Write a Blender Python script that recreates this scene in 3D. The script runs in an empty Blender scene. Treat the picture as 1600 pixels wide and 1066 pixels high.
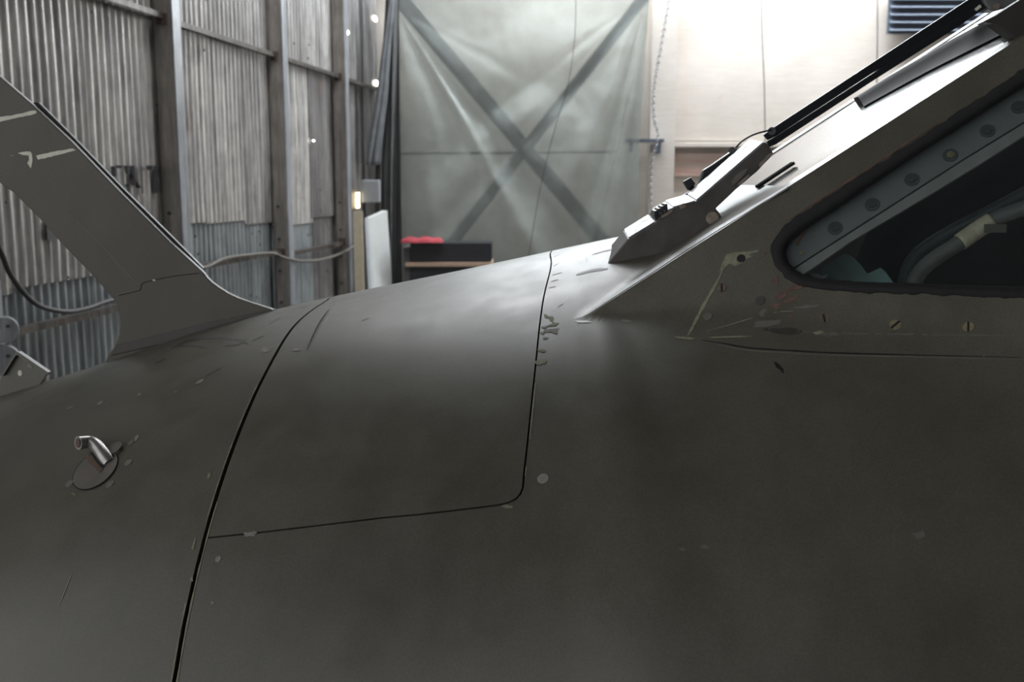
import bpy, bmesh, math, random
import numpy as np
from mathutils import Vector, Matrix
from mathutils.bvhtree import BVHTree
from mathutils.geometry import delaunay_2d_cdt, tessellate_polygon
random.seed(7); np.random.seed(7)
S = bpy.context.scene
C = S.collection
EYE = 1.65                     # camera height above the hangar floor
TH = math.atan(248/1600.0)     # camera looks slightly down
cT, sT = math.cos(TH), math.sin(TH)

# ---------------------------------------------------------------- camera
cam_d = bpy.data.cameras.new('camera'); cam = bpy.data.objects.new('camera', cam_d); C.objects.link(cam)
cam.location = (0, 0, EYE); cam.rotation_euler = (math.pi/2 - TH, 0, 0)
cam_d.sensor_width = 36; cam_d.lens = 36.0
cam_d.clip_start = 0.05; cam_d.clip_end = 200
cam_d.dof.use_dof = True; cam_d.dof.focus_distance = 1.45; cam_d.dof.aperture_fstop = 8.0
S.camera = cam

# ---------------------------------------------------------------- world, lights, exposure
W = bpy.data.worlds.new('overcast_sky'); S.world = W; W.use_nodes = True
wn = W.node_tree.nodes; wn['Background'].inputs[0].default_value = (0.96, 0.97, 1.0, 1)
wn['Background'].inputs[1].default_value = 1.5
S.view_settings.view_transform = 'Standard'; S.view_settings.look = 'None'
S.view_settings.exposure = 0.0; S.view_settings.gamma = 1.0; S.view_settings.use_curve_mapping = False

def area(name, loc, target, sx, sy, power, col=(1, 1, 1)):
    l = bpy.data.lights.new(name, 'AREA'); l.shape = 'RECTANGLE'; l.size = sx; l.size_y = sy
    l.energy = power; l.color = col
    o = bpy.data.objects.new(name, l); C.objects.link(o); o.location = loc
    o.rotation_euler = (Vector(target) - Vector(loc)).to_track_quat('-Z', 'Y').to_euler()
    return o
# daylight through the roof light that runs along the back wall
area('skylight_daylight', (3.5, 11.1, 5.42), (3.5, 11.15, 0), 7.6, .6, 590, (0.89, 0.95, 1.0))
area('left_wall_fill', (-0.9, 7.0, 5.42), (-1.3, 7.0, 0), 1.2, 6.0, 165, (0.97, 0.98, 1.0))  # added fill lamp, unseen, brightens the left wall
# daylight through the clerestory windows over the back wall
area('clerestory_daylight', (2.3, 11.85, 4.66), (2.3, 0.0, 3.4), 7.2, 1.1, 120, (0.90, 0.96, 1.0))

# ---------------------------------------------------------------- pixel rays (1600 x 1066 frame)
def ray(x, y):
    u = (x-800)/1600.0; v = (533-y)/1600.0
    d = np.array([u, cT + v*sT, -sT + v*cT])
    return d
def proj(p):
    p = np.asarray(p, float)
    X, Y, Z = p[..., 0], p[..., 1], p[..., 2]
    d = Y*cT - Z*sT; up = Y*sT + Z*cT
    return np.stack([800+1600*X/d, 533-1600*up/d], -1)
def at_depth(x, y, Y):
    d = ray(x, y); return d*(Y/d[1])

# ---------------------------------------------------------------- mesh helpers; geometry is given eye-relative (z=0 at eye height)
ROOT = {}
def link(o, parent=None):
    C.objects.link(o)
    if parent is not None: o.parent = parent
    return o
def root_of(p):
    while p.parent is not None: p = p.parent
    return p
def mesh(name, verts, faces, mat, parent=None, smooth=False, origin=None, sharp=None):
    verts = np.asarray(verts, float).reshape(-1, 3) + np.array([0, 0, EYE])
    if parent is not None: org = np.array(root_of(parent).location)
    else:
        org = verts.mean(0) if origin is None else np.asarray(origin, float)
    me = bpy.data.meshes.new(name)
    me.from_pydata((verts-org).tolist(), [], [tuple(int(i) for i in f) for f in faces])
    me.materials.append(mat)
    if smooth: me.polygons.foreach_set('use_smooth', [True]*len(me.polygons))
    me.update()
    if sharp:
        bm = bmesh.new(); bm.from_mesh(me)
        for e in bm.edges:
            if len(e.link_faces) == 2 and e.calc_face_angle(0) > math.radians(sharp): e.smooth = False
        bm.to_mesh(me); bm.free()
    o = bpy.data.objects.new(name, me); link(o, parent)
    if parent is None: o.location = org
    return o
def empty(name, loc, label=None, cat=None, group=None, kind=None):
    o = bpy.data.objects.new(name, None); C.objects.link(o)
    o.location = (loc[0], loc[1], loc[2]+EYE); o.empty_display_size = .1
    tag(o, label, cat, group, kind); bpy.context.view_layer.update()
    return o
def tag(o, label=None, cat=None, group=None, kind=None):
    if label: o['label'] = label
    if cat: o['category'] = cat
    if group: o['group'] = group
    if kind: o['kind'] = kind
    return o
def bevel(o, w, seg=2):
    m = o.modifiers.new('bevel', 'BEVEL'); m.width = w; m.segments = seg; m.limit_method = 'ANGLE'; m.angle_limit = math.radians(35)
    return o
def solid(o, t, off=-1):
    m = o.modifiers.new('solidify', 'SOLIDIFY'); m.thickness = t; m.offset = off; return o
def unit(v):
    v = np.asarray(v, float); return v/np.linalg.norm(v)

class MB:
    def __init__(s): s.v = []; s.f = []
    def add(s, vs, fs):
        b = len(s.v); s.v += [list(map(float, p)) for p in vs]; s.f += [[b+i for i in f] for f in fs]; return s
    def box(s, c, size, ax=None):
        c = np.asarray(c, float); ax = np.eye(3) if ax is None else np.asarray(ax)
        vs = [c + sum(ax[k]*size[k]*.5*sg[k] for k in range(3)) for sg in
              [(-1,-1,-1),(1,-1,-1),(1,1,-1),(-1,1,-1),(-1,-1,1),(1,-1,1),(1,1,1),(-1,1,1)]]
        return s.add(vs, [(0,3,2,1),(4,5,6,7),(0,1,5,4),(1,2,6,5),(2,3,7,6),(3,0,4,7)])
    def cyl(s, a, b, r, n=16, r2=None, cap=True):
        a = np.asarray(a, float); b = np.asarray(b, float); r2 = r if r2 is None else r2
        d = unit(b-a); h = np.array([0,0,1.]) if abs(d[2]) < .9 else np.array([1.,0,0]); x = unit(np.cross(d, h)); y = np.cross(d, x)
        vs = [a+(x*math.cos(q)+y*math.sin(q))*r for q in np.linspace(0, 2*math.pi, n, endpoint=False)]
        vs += [b+(x*math.cos(q)+y*math.sin(q))*r2 for q in np.linspace(0, 2*math.pi, n, endpoint=False)]
        fs = [(i, (i+1) % n, n+(i+1) % n, n+i) for i in range(n)]
        if cap: fs += [tuple(range(n))[::-1], tuple(range(n, 2*n))]
        return s.add(vs, fs)
    def tube(s, path, r, n=10, sub=4):
        P = smooth_path(path, sub); vs = []; k = len(P)
        rr = r if hasattr(r, '__len__') else [r]*k
        if len(rr) != k: rr = np.interp(np.linspace(0, 1, k), np.linspace(0, 1, len(rr)), rr)
        x = None
        for i in range(k):
            d = unit(P[min(i+1, k-1)]-P[max(i-1, 0)])
            if x is None:
                h = np.array([0,0,1.]) if abs(d[2]) < .9 else np.array([1.,0,0]); x = unit(np.cross(d, h))
            x = unit(x-d*np.dot(x, d)); y = np.cross(d, x)
            vs += [P[i]+(x*math.cos(q)+y*math.sin(q))*rr[i] for q in np.linspace(0, 2*math.pi, n, endpoint=False)]
        fs = [(i*n+j, i*n+(j+1) % n, (i+1)*n+(j+1) % n, (i+1)*n+j) for i in range(k-1) for j in range(n)]
        fs += [tuple(range(n))[::-1], tuple((k-1)*n+j for j in range(n))]
        return s.add(vs, fs)
    def prism(s, prof, off):
        prof = [np.asarray(p, float) for p in prof]; off = np.asarray(off, float); n = len(prof)
        tris = tessellate_polygon([[Vector(p) for p in prof]])
        vs = prof+[p+off for p in prof]
        nrm = np.zeros(3)
        for i in range(n): nrm += np.cross(prof[i], prof[(i+1) % n])
        flip = np.dot(nrm, off) > 0
        fs = []
        for t in tris:
            a, b, c = t
            tn = np.cross(prof[b]-prof[a], prof[c]-prof[a])
            if np.dot(tn, off) > 0: a, b, c = c, b, a
            fs.append((a, b, c)); fs.append((c+n, b+n, a+n))
        for i in range(n):
            j = (i+1) % n
            fs.append((i, j, j+n, i+n) if not flip else (j, i, i+n, j+n))
        return s.add(vs, fs)
    def build(s, name, mat, parent=None, smooth=False, origin=None, sharp=None):
        o = mesh(name, s.v, s.f, mat, parent, smooth, origin, sharp)
        bm = bmesh.new(); bm.from_mesh(o.data); bmesh.ops.recalc_face_normals(bm, faces=bm.faces[:]); bm.to_mesh(o.data); bm.free()
        return o
def smooth_path(path, sub=4):
    P = [np.asarray(p, float) for p in path]
    if sub <= 1 or len(P) < 3: return P
    out = []
    for i in range(len(P)-1):
        p0 = P[max(i-1, 0)]; p1 = P[i]; p2 = P[i+1]; p3 = P[min(i+2, len(P)-1)]
        for k in range(sub):
            t = k/sub
            out.append(.5*((2*p1)+(-p0+p2)*t+(2*p0-5*p1+4*p2-p3)*t*t+(-p0+3*p1-3*p2+p3)*t**3))
    out.append(P[-1]); return out

# ---------------------------------------------------------------- materials
def lin(c): return tuple(((x/255)/12.92 if x/255 <= .04045 else ((x/255+.055)/1.055)**2.4) for x in c)
def mat_new(name):
    m = bpy.data.materials.new(name); m.use_nodes = True; nt = m.node_tree; return m, nt, nt.nodes['Principled BSDF']
def noise(nt, scale, detail=4, rough=.6, sc=(1, 1, 1), rot=(0, 0, 0)):
    tc = nt.nodes.new('ShaderNodeTexCoord'); mp = nt.nodes.new('ShaderNodeMapping'); n = nt.nodes.new('ShaderNodeTexNoise')
    mp.inputs['Scale'].default_value = sc; mp.inputs['Rotation'].default_value = rot
    nt.links.new(tc.outputs['Object'], mp.inputs['Vector']); nt.links.new(mp.outputs[0], n.inputs['Vector'])
    n.inputs['Scale'].default_value = scale; n.inputs['Detail'].default_value = detail; n.inputs['Roughness'].default_value = rough
    return n.outputs['Fac']
def ramp(nt, fac, stops):
    r = nt.nodes.new('ShaderNodeValToRGB'); nt.links.new(fac, r.inputs[0])
    e = r.color_ramp.elements
    while len(e) < len(stops): e.new(.5)
    for el, (p, c) in zip(e, stops): el.position = p; el.color = (*c, 1) if len(c) == 3 else c
    return r.outputs['Color']
def mixc(nt, fac, a, b, mode='MIX'):
    m = nt.nodes.new('ShaderNodeMix'); m.data_type = 'RGBA'; m.blend_type = mode
    for sock, val in ((m.inputs[0], fac), (m.inputs[6], a), (m.inputs[7], b)):
        if isinstance(val, (int, float)): sock.default_value = val
        elif isinstance(val, tuple): sock.default_value = (*val, 1) if len(val) == 3 else val
        else: nt.links.new(val, sock)
    return m.outputs[2]
def bump(nt, b, fac, strength=.2, dist=.002):
    n = nt.nodes.new('ShaderNodeBump'); n.inputs['Strength'].default_value = strength; n.inputs['Distance'].default_value = dist
    nt.links.new(fac, n.inputs['Height']); nt.links.new(n.outputs[0], b.inputs['Normal'])
def simple(name, col, rough=.6, metal=0., var=.15, scale=20, spec=.5, bmp=0, bdist=.001, sc=(1,1,1)):
    m, nt, b = mat_new(name)
    c = lin(col) if max(col) > 1 else col
    f = noise(nt, scale, sc=sc)
    lo = tuple(x*(1-var) for x in c); hi = tuple(min(1, x*(1+var)) for x in c)
    nt.links.new(ramp(nt, f, [(.3, lo), (.7, hi)]), b.inputs['Base Color'])
    b.inputs['Roughness'].default_value = rough; b.inputs['Metallic'].default_value = metal
    b.inputs['Specular IOR Level'].default_value = spec
    if bmp: bump(nt, b, f, bmp, bdist)
    return m
M = {}
def paint(name, col, rough, streak=.35):
    m, nt, b = mat_new(name); c = lin(col)
    n1 = noise(nt, 3.0, 5, .6); n2 = noise(nt, 14.0, 6, .65, (1, 1, .5)); n3 = noise(nt, 420, 2, .5)
    base = ramp(nt, n1, [(.3, tuple(x*.82 for x in c)), (.7, tuple(x*1.12 for x in c))])
    base = mixc(nt, .5, base, ramp(nt, n2, [(.35, (.75, .72, .68)), (.6, (1., 1., 1.))]), 'MULTIPLY')
    base = mixc(nt, .5, base, ramp(nt, n3, [(.3, (.72, .72, .72)), (.7, (1.25, 1.25, 1.25))]), 'MULTIPLY')
    nt.links.new(base, b.inputs['Base Color'])
    r = nt.nodes.new('ShaderNodeMapRange'); nt.links.new(n2, r.inputs[0])
    r.inputs[1].default_value = .3; r.inputs[2].default_value = .7; r.inputs[3].default_value = rough-.05; r.inputs[4].default_value = rough+.07
    nt.links.new(r.outputs[0], b.inputs['Roughness'])
    n4 = noise(nt, 2.2, 2, .5)
    bump(nt, b, n4, .25, .02)
    return m
M['paint'] = paint('olive_drab_paint', (78, 76, 66), .36)
M['paint_dark'] = paint('sooty_olive_paint', (54, 51, 46), .5)
M['black'] = simple('black_rubber', (20, 20, 20), .85, var=.3, scale=60, bmp=.6, bdist=.002)
M['gap'] = simple('dark_gap_sealant', (12, 12, 12), .8)
M['blackmetal'] = simple('black_painted_metal', (26, 27, 30), .32, var=.15)
M['chip'] = simple('yellow_green_primer', (112, 112, 92), .7, var=.25, scale=150)
M['chipgrey'] = simple('bare_grey_primer', (118, 114, 108), .65, var=.2, scale=150)
M['tape'] = simple('off_white_paint_line', (196, 196, 180), .7, var=.12, scale=80)
M['screw'] = simple('worn_brass_screw', (128, 118, 92), .45, .6, var=.25, scale=200)
M['steel'] = simple('dull_steel', (125, 122, 120), .35, .8, var=.25, scale=60)
M['greyframe'] = simple('grey_window_frame', (94, 94, 94), .5, var=.12, scale=30)
M['greyframe2'] = simple('pale_grey_frame_lip', (110, 110, 108), .5, var=.12, scale=30)
M['rust'] = simple('rusty_brown', (104, 72, 52), .8, var=.3, scale=60)
M['redprimer'] = simple('red_primer', (88, 66, 56), .8, var=.3, scale=90)
M['teal'] = simple('pale_teal_light', (140, 168, 164), .5, var=.15)
M['hose'] = simple('grey_hose', (90, 90, 88), .5, var=.15, scale=50)
M['tape_old'] = simple('old_cream_tape', (168, 158, 138), .6, var=.2, scale=60)
M['interior'] = simple('dark_cabin_backdrop', (34, 36, 36), .7, var=.2)
M['red'] = simple('faded_red_cloth', (146, 46, 56), .8, var=.2, scale=12, bmp=.5, bdist=.01)
M['wood'] = simple('pale_wood', (176, 150, 130), .6, var=.2, scale=20, sc=(1, 8, 8))
M['white_panel'] = simple('white_laminate', (172, 174, 172), .5, var=.06, scale=4)
M['toolbox'] = simple('black_cabinet', (34, 35, 40), .45, var=.15)
M['concrete'] = simple('worn_concrete', (84, 80, 75), .8, var=.25, scale=3)
M['roof'] = simple('grey_roof_sheet', (96, 98, 98), .7, var=.15, scale=2)
M['rope'] = simple('dull_cable', (88, 84, 78), .7, var=.2, scale=30)
M['darkcable'] = simple('dark_cable', (50, 48, 47), .6, var=.2, scale=30)
M['chain'] = simple('galvanised_chain', (150, 150, 152), .4, .7, var=.2)
M['louvre'] = simple('blue_grey_louvre', (84, 92, 104), .6, var=.1)
M['timber'] = simple('dark_brace_timber', (84, 82, 86), .8, var=.2, scale=6)
M['tarp'] = simple('dark_grey_tarpaulin', (74, 74, 74), .55, var=.2, scale=5)
M['tarp_blue'] = simple('shiny_blue_grey_plastic', (98, 101, 104), .3, var=.25, scale=9)
M['whitebox'] = simple('pale_grey_box', (140, 144, 148), .6, var=.06)
M['cardboard'] = simple('tan_board', (176, 166, 146), .8, var=.1)
M['graffiti'] = simple('faded_black_paint', (62, 62, 64), .8, var=.3, scale=14)

def emis(name, col, st):
    m, nt, b = mat_new(name); b.inputs['Emission Color'].default_value = (*col, 1); b.inputs['Emission Strength'].default_value = st
    b.inputs['Base Color'].default_value = (.8, .8, .8, 1); return m
M['daylight'] = emis('daylit_window_pane', (.93, .97, 1.), 4.5)
M['hole'] = emis('daylight_through_hole', (1., .97, .85), 9.0)
M['slot'] = emis('daylight_through_slot', (1., .82, .5), 6.0)

def corr(name, col, dark, streaky=1.0, rusty=.5):
    m, nt, b = mat_new(name); c = lin(col); d = lin(dark)
    s1 = noise(nt, 3.0, 5, .6, (8, 8, .35)); s2 = noise(nt, 5.0, 5, .65); s3 = noise(nt, 1.7, 4, .6, (1, 1, 1)); s4 = noise(nt, 22, 3, .6, (3, 3, .3))
    base = ramp(nt, s1, [(.32, d), (.62, c)])
    base = mixc(nt, .55, base, ramp(nt, s4, [(.35, (.62, .62, .63)), (.65, (1.12, 1.12, 1.1))]), 'MULTIPLY')
    base = mixc(nt, .6, base, ramp(nt, s2, [(.35, (.7, .7, .7)), (.6, (1.05, 1.05, 1.05))]), 'MULTIPLY')
    rr = ramp(nt, s3, [(.62, (0, 0, 0)), (.72, (rusty, rusty, rusty))])
    base = mixc(nt, rr, base, lin((120, 92, 76)))
    nt.links.new(base, b.inputs['Base Color'])
    b.inputs['Metallic'].default_value = .45; b.inputs['Roughness'].default_value = .42
    bump(nt, b, s2, .3, .01)
    return m
M['corr'] = [corr('weathered_iron_light', (206, 204, 200), (132, 130, 130)), corr('weathered_iron_mid', (184, 182, 179), (112, 110, 110)),
             corr('weathered_iron_dark', (136, 134, 133), (88, 86, 86), rusty=.3)]
M['corr_blue'] = corr('newer_blue_grey_iron', (160, 166, 168), (118, 124, 127), rusty=.2)
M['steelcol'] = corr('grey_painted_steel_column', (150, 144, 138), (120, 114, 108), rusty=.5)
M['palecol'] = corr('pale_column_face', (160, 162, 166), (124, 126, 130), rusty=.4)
M['girt'] = corr('rusty_pale_girt', (104, 98, 92), (46, 42, 38), rusty=.8)

def wallmat():
    m, nt, b = mat_new('cream_rendered_wall')
    n1 = noise(nt, 1.1, 4, .55); n2 = noise(nt, 4.5, 5, .6, (1, 1, 2)); n3 = noise(nt, 12, 4, .6, (.4, 1, 2.5))
    base = ramp(nt, n1, [(.3, lin((186, 177, 167))), (.7, lin((206, 198, 191)))])
    st = ramp(nt, n2, [(.62, (0, 0, 0)), (.75, (.55, .55, .55))])
    base = mixc(nt, st, base, lin((186, 160, 150)))
    base = mixc(nt, .25, base, ramp(nt, n3, [(.4, (.8, .8, .8)), (.6, (1, 1, 1))]), 'MULTIPLY')
    nt.links.new(base, b.inputs['Base Color']); b.inputs['Roughness'].default_value = .8
    bump(nt, b, n3, .2, .01); return m
M['wall'] = wallmat()
def bandmat():
    m, nt, b = mat_new('stained_red_render')
    n1 = noise(nt, 5, 5, .6, (.35, 1, 2.4))
    nt.links.new(ramp(nt, n1, [(.35, lin((172, 160, 150))), (.55, lin((174, 152, 142))), (.7, lin((166, 126, 116)))]), b.inputs['Base Color'])
    b.inputs['Roughness'].default_value = .85; return m
M['band'] = bandmat()
def sheetmat():
    m = bpy.data.materials.new('translucent_plastic_sheet'); m.use_nodes = True; nt = m.node_tree
    nt.nodes.clear(); out = nt.nodes.new('ShaderNodeOutputMaterial')
    d = nt.nodes.new('ShaderNodeBsdfDiffuse'); t = nt.nodes.new('ShaderNodeBsdfTranslucent'); g = nt.nodes.new('ShaderNodeBsdfGlossy'); tr = nt.nodes.new('ShaderNodeBsdfTransparent')
    n1 = noise(nt, 2.2, 5, .65); col = ramp(nt, n1, [(.3, lin((140, 146, 142))), (.7, lin((160, 167, 163)))])
    nt.links.new(col, d.inputs['Color']); nt.links.new(col, t.inputs['Color'])
    g.inputs['Roughness'].default_value = .35; g.inputs['Color'].default_value = (.8, .85, .85, 1)
    tr.inputs['Color'].default_value = (.9, .93, .92, 1)
    def mx(f, a, b2):
        x = nt.nodes.new('ShaderNodeMixShader'); x.inputs[0].default_value = f
        nt.links.new(a, x.inputs[1]); nt.links.new(b2, x.inputs[2]); return x
    a = mx(.30, d.outputs[0], t.outputs[0]); b2 = mx(.06, a.outputs[0], g.outputs[0]); c2 = mx(.42, b2.outputs[0], tr.outputs[0])
    nt.links.new(c2.outputs[0], out.inputs['Surface']); return m
M['sheet'] = sheetmat()
def glassmat(name, tint, refl=1.45, rough=.03, dirt=.06):
    m = bpy.data.materials.new(name); m.use_nodes = True; nt = m.node_tree; nt.nodes.clear()
    out = nt.nodes.new('ShaderNodeOutputMaterial'); tr = nt.nodes.new('ShaderNodeBsdfTransparent'); g = nt.nodes.new('ShaderNodeBsdfGlossy'); d = nt.nodes.new('ShaderNodeBsdfDiffuse')
    tr.inputs['Color'].default_value = (*tint, 1); g.inputs['Roughness'].default_value = rough
    f = nt.nodes.new('ShaderNodeFresnel'); f.inputs['IOR'].default_value = refl
    n1 = noise(nt, 8, 5, .6, (1, 6, 1)); d.inputs['Color'].default_value = (.35, .38, .4, 1)
    r = nt.nodes.new('ShaderNodeMapRange'); nt.links.new(n1, r.inputs[0]); r.inputs[3].default_value = 0; r.inputs[4].default_value = dirt*2
    x = nt.nodes.new('ShaderNodeMixShader'); nt.links.new(r.outputs[0], x.inputs[0]); nt.links.new(tr.outputs[0], x.inputs[1]); nt.links.new(d.outputs[0], x.inputs[2])
    y = nt.nodes.new('ShaderNodeMixShader'); nt.links.new(f.outputs[0], y.inputs[0]); nt.links.new(x.outputs[0], y.inputs[1]); nt.links.new(g.outputs[0], y.inputs[2])
    nt.links.new(y.outputs[0], out.inputs['Surface']); return m
M['glass'] = glassmat('side_window_glass', (.80, .86, .84), 1.16, .05, .03)
M['wsglass'] = glassmat('windscreen_glass', (.45, .5, .52), 1.6, .10, .10)

# ================================================================ HANGAR
X0 = -1.545; Y0 = 12.0                       # wall corner at the back left
ld = unit((.1438, 1, 0)); lnn = np.array([ld[1], -ld[0], 0])   # left wall direction and its inward normal
corner = np.array([X0, Y0, 0.])
def LW(a, z, off=0.):                       # a = metres from the corner towards the camera
    return corner - ld*a + lnn*off + np.array([0, 0, z])
def lw_ray(x, y, off=0.):                   # pixel -> (a, z) on the left wall
    d = ray(x, y); k = np.dot(corner+lnn*off, lnn)/np.dot(d, lnn); p = d*k
    return -np.dot(p-corner-lnn*off, ld), p[2]
FL = -EYE; ROOFZ = 5.55-EYE
floor = MB().box((3.0, 5.5, FL-.05), (15, 17, .1)).build('floor', M['concrete']); tag(floor, 'worn grey concrete hangar floor', 'floor', kind='structure')
wl = MB().box(LW(5.2, (FL+ROOFZ)/2, -.09), (10.8, .06, ROOFZ-FL), [ld, lnn, np.array([0,0,1.])]).build('wall_left', M['timber'])
tag(wl, 'corrugated iron side wall of the hangar on the left', 'wall', kind='structure')

def corr_sheet(a0, a1, z0, z1, mat, off, bend):
    PITCH = .076; n = int((a1-a0)/PITCH*8)+1; vs = []; fs = []; rows = 7
    for r in range(rows):
        z = z0+(z1-z0)*r/(rows-1)
        for i in range(n):
            a = a0+(a1-a0)*i/(n-1)
            w = .0125*math.sin(2*math.pi*a/PITCH)+off+bend*math.sin(r/(rows-1)*math.pi)*math.sin((a-a0)/(a1-a0)*math.pi+.4)
            vs.append(LW(a, z, w))
    for r in range(rows-1):
        for i in range(n-1):
            k = r*n+i; fs.append((k, k+1, k+n+1, k+n))
    o = mesh('corrugated_sheet', vs, fs, mat, wl, smooth=True)
    return o
rng = random.Random(3)
widths = []
a = 0.02
while a < 10.2:
    widths.append(a); a += .76
for j, a0 in enumerate(widths):
    a1 = a0+.80
    lap = -.54 if a0 > 5.0 else (-.31 if a0 > 2.5 else -.36)
    lap += rng.uniform(-.03, .03)
    up = 1.06
    lowm = M['corr_blue'] if a0 > 2.2 else M['corr'][2]
    near = M['corr'][rng.choice([0, 0, 1])] if a0 > 1.6 else M['corr'][2]
    corr_sheet(a0, a1, FL, lap+.05, lowm, -.035, rng.uniform(-.01, .01))
    corr_sheet(a0+rng.uniform(-.01, .01), a1, lap, up+.05, near, -.012-.006*(j % 2), rng.uniform(-.012, .012))
    corr_sheet(a0, a1, up-.02, ROOFZ, M['corr'][rng.choice([0, 1, 1])] if a0 > 1.2 else M['corr'][2], .002+.004*(j % 2), rng.uniform(-.01, .01))
# columns: the face towards the camera is dark, the face towards the room is pale
M['cleat'] = simple('dark_rusty_cleat', (78, 64, 58), .8, var=.3, scale=40)
def column(yfront, wid=.11, dep=.13):
    # distance along wall where front face stands
    a_front = (Y0-yfront)/ld[1]
    mid = a_front-wid/2
    z = (FL+ROOFZ)/2; h = ROOFZ-FL
    ax = [ld, lnn, np.array([0,0,1.])]
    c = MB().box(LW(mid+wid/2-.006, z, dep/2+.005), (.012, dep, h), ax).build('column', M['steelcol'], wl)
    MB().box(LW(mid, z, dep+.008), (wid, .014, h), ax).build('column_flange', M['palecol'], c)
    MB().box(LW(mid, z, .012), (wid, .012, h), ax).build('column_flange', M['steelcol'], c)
    # fixing cleats with bolts where the girts meet the column
    for zz in (1.045, -.57):
        MB().box(LW(mid+wid/2+.004, zz-.02, dep*.55), (.014, .07, .07), ax).build('cleat', M['cleat'], c)
    for k in range(5):
        q = LW(mid+wid/2+.0, -.2-.27*k, dep*.45)
        MB().cyl(q, q-(-ld)*-.012, .012, 8).build('bolt', M['darkcable'], c)
    return c
for yf in (4.76, 6.76, 8.68, 10.36): column(yf)
# girts between columns
def girt(x_list, zc, hgt=.03, dep=.045):
    a0, a1 = x_list
    ax = [ld, lnn, np.array([0,0,1.])]
    n = 14; vs = []; fs = []
    g = MB().box(LW((a0+a1)/2, zc, .035+dep/2), (a1-a0, dep, .012), ax).build('girt', M['girt'], wl)
    MB().box(LW((a0+a1)/2, zc-hgt/2, .035+dep), (a1-a0, .010, hgt), ax).build('girt_lip', M['girt'], g)
    return g
aa = [(Y0-y)/ld[1] for y in (4.76, 6.76, 8.68, 10.36)]
girt((aa[3], aa[2]-.13), 1.045); girt((aa[2], aa[1]-.13), 1.045); girt((aa[1], aa[0]-.13), 1.06); girt((.05, aa[3]-.13), 1.04)
girt((aa[2], aa[1]-.13), -.57); girt((aa[1], aa[0]-.13), -.725); girt((aa[3], aa[2]-.13), -.60); girt((.05, aa[3]-.13), -.6)
girt((aa[0], 10.2), 1.06); girt((aa[0], 10.2), -.72)
# daylight through nail holes
def hole(x, y, rpx, name='nail_hole', mat='hole'):
    a, z = lw_ray(x, y, .03); p = LW(a, z, .03)
    r = rpx/1600*p[1]
    # discs are foreshortened on the side wall, so the torn holes are drawn as short slots along the wall
    vs = [LW(a+r*3.0*math.cos(q), z+r*math.sin(q), .03) for q in np.linspace(0, 2*math.pi, 14, endpoint=False)]
    mesh(name, vs, [tuple(range(14))], M[mat], wl)
for (x, y, r) in ((542, 50, 3.6), (535.5, 291, 2.4), (537, 337, 2.6), (490, 220, 1.4)): hole(x, y, r)
# sheet metal patches and stencilled letters on the second bay
def wall_letter(pts, name='painted_letter'):
    # pts: pixel quads; each becomes paint following the corrugations
    mb = MB()
    for q in pts:
        (x0, y0), (x1, y1), (x2, y2), (x3, y3) = q
        A = [lw_ray(x, y, .0) for x, y in q]
        n = 14
        for i in range(n):
            f0, f1 = i/n, (i+1)/n
            row = []
            for f in (f0, f1):
                at = A[0][0]+(A[1][0]-A[0][0])*f; zt_ = A[0][1]+(A[1][1]-A[0][1])*f
                ab = A[3][0]+(A[2][0]-A[3][0])*f; zb = A[3][1]+(A[2][1]-A[3][1])*f
                for (aq, zq) in ((at, zt_), (ab, zb)):
                    row.append(LW(aq, zq, .0125*math.sin(2*math.pi*aq/.076)+.012))
            mb.add(row, [(0, 1, 3, 2)])
    mb.build(name, M['graffiti'], wl, smooth=False)
wall_letter([((192, 259), (197, 259), (198, 272), (194, 272)), ((201, 259), (206, 259), (207, 290), (203, 290)), ((197, 262), (201, 262), (216, 294), (211, 294)), ((215, 260), (220, 260), (222, 303), (218, 303))])
wall_letter([((225, 259), (248, 259), (248, 266), (225, 266)), ((236, 266), (242, 266), (245, 302), (239, 302))])
wall_letter([((172, 260), (177, 260), (178, 276), (173, 276)), ((178, 258), (186, 259), (186, 263), (178, 263))])
wall_letter([((194, 288), (199, 288), (201, 300), (196, 300))])
# pale replacement patches
MB().box(LW(*lw_ray(75, 360), .02)+0, (.10, .012, .10), [ld, lnn, np.array([0,0,1.])]).build('dark_patch', M['darkcable'], wl)

# nail heads and small dark marks on the sheets
rn = random.Random(11)
for k in range(34):
    an = rn.uniform(.8, 7.2); zn = rn.choice([1.2, .92, .45, -.15, -.45, -.9])+rn.uniform(-.08, .08); q = LW(an, zn, .02)
    MB().cyl(q, q+lnn*.008, rn.uniform(.006, .011), 7).build('nail', M['darkcable'], wl)
# cables along the left wall
def lwp(x, y, off=.1):
    a, z = lw_ray(x, y, off); return LW(a, z, off)
cb = MB().tube([lwp(-30, 330, .2), lwp(2, 395, .19), lwp(14, 425, .16), lwp(35, 455, .12), lwp(58, 476, .12), lwp(85, 485, .12), lwp(112, 487, .12), lwp(140, 481, .1), lwp(165, 472, .1), lwp(200, 462, .1), lwp(225, 450, .1)], .013, 8).build('cable', M['darkcable'], smooth=True)
tag(cb, 'dark cable sagging against the left wall below the raked fin', 'cable')
cb = MB().tube([lwp(300, 412, .2), lwp(320, 418, .18), lwp(352, 404, .12), lwp(385, 399, .12), lwp(425, 396, .2), lwp(445, 403, .22), lwp(470, 408, .14), lwp(495, 407, .14), lwp(520, 401, .14), lwp(545, 390, .2), lwp(566, 376, .2), lwp(575, 368, .2)], .012, 8).build('cable', M['rope'], smooth=True)
tag(cb, 'pale brown cable looping along the iron wall to the back corner', 'cable')
cb = MB().tube([lwp(500, 325, .1), lwp(513, 355, .1), lwp(524, 385, .12), lwp(528, 395, .12)], .004, 6).build('cord', M['tarp_blue'], smooth=True)
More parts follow.
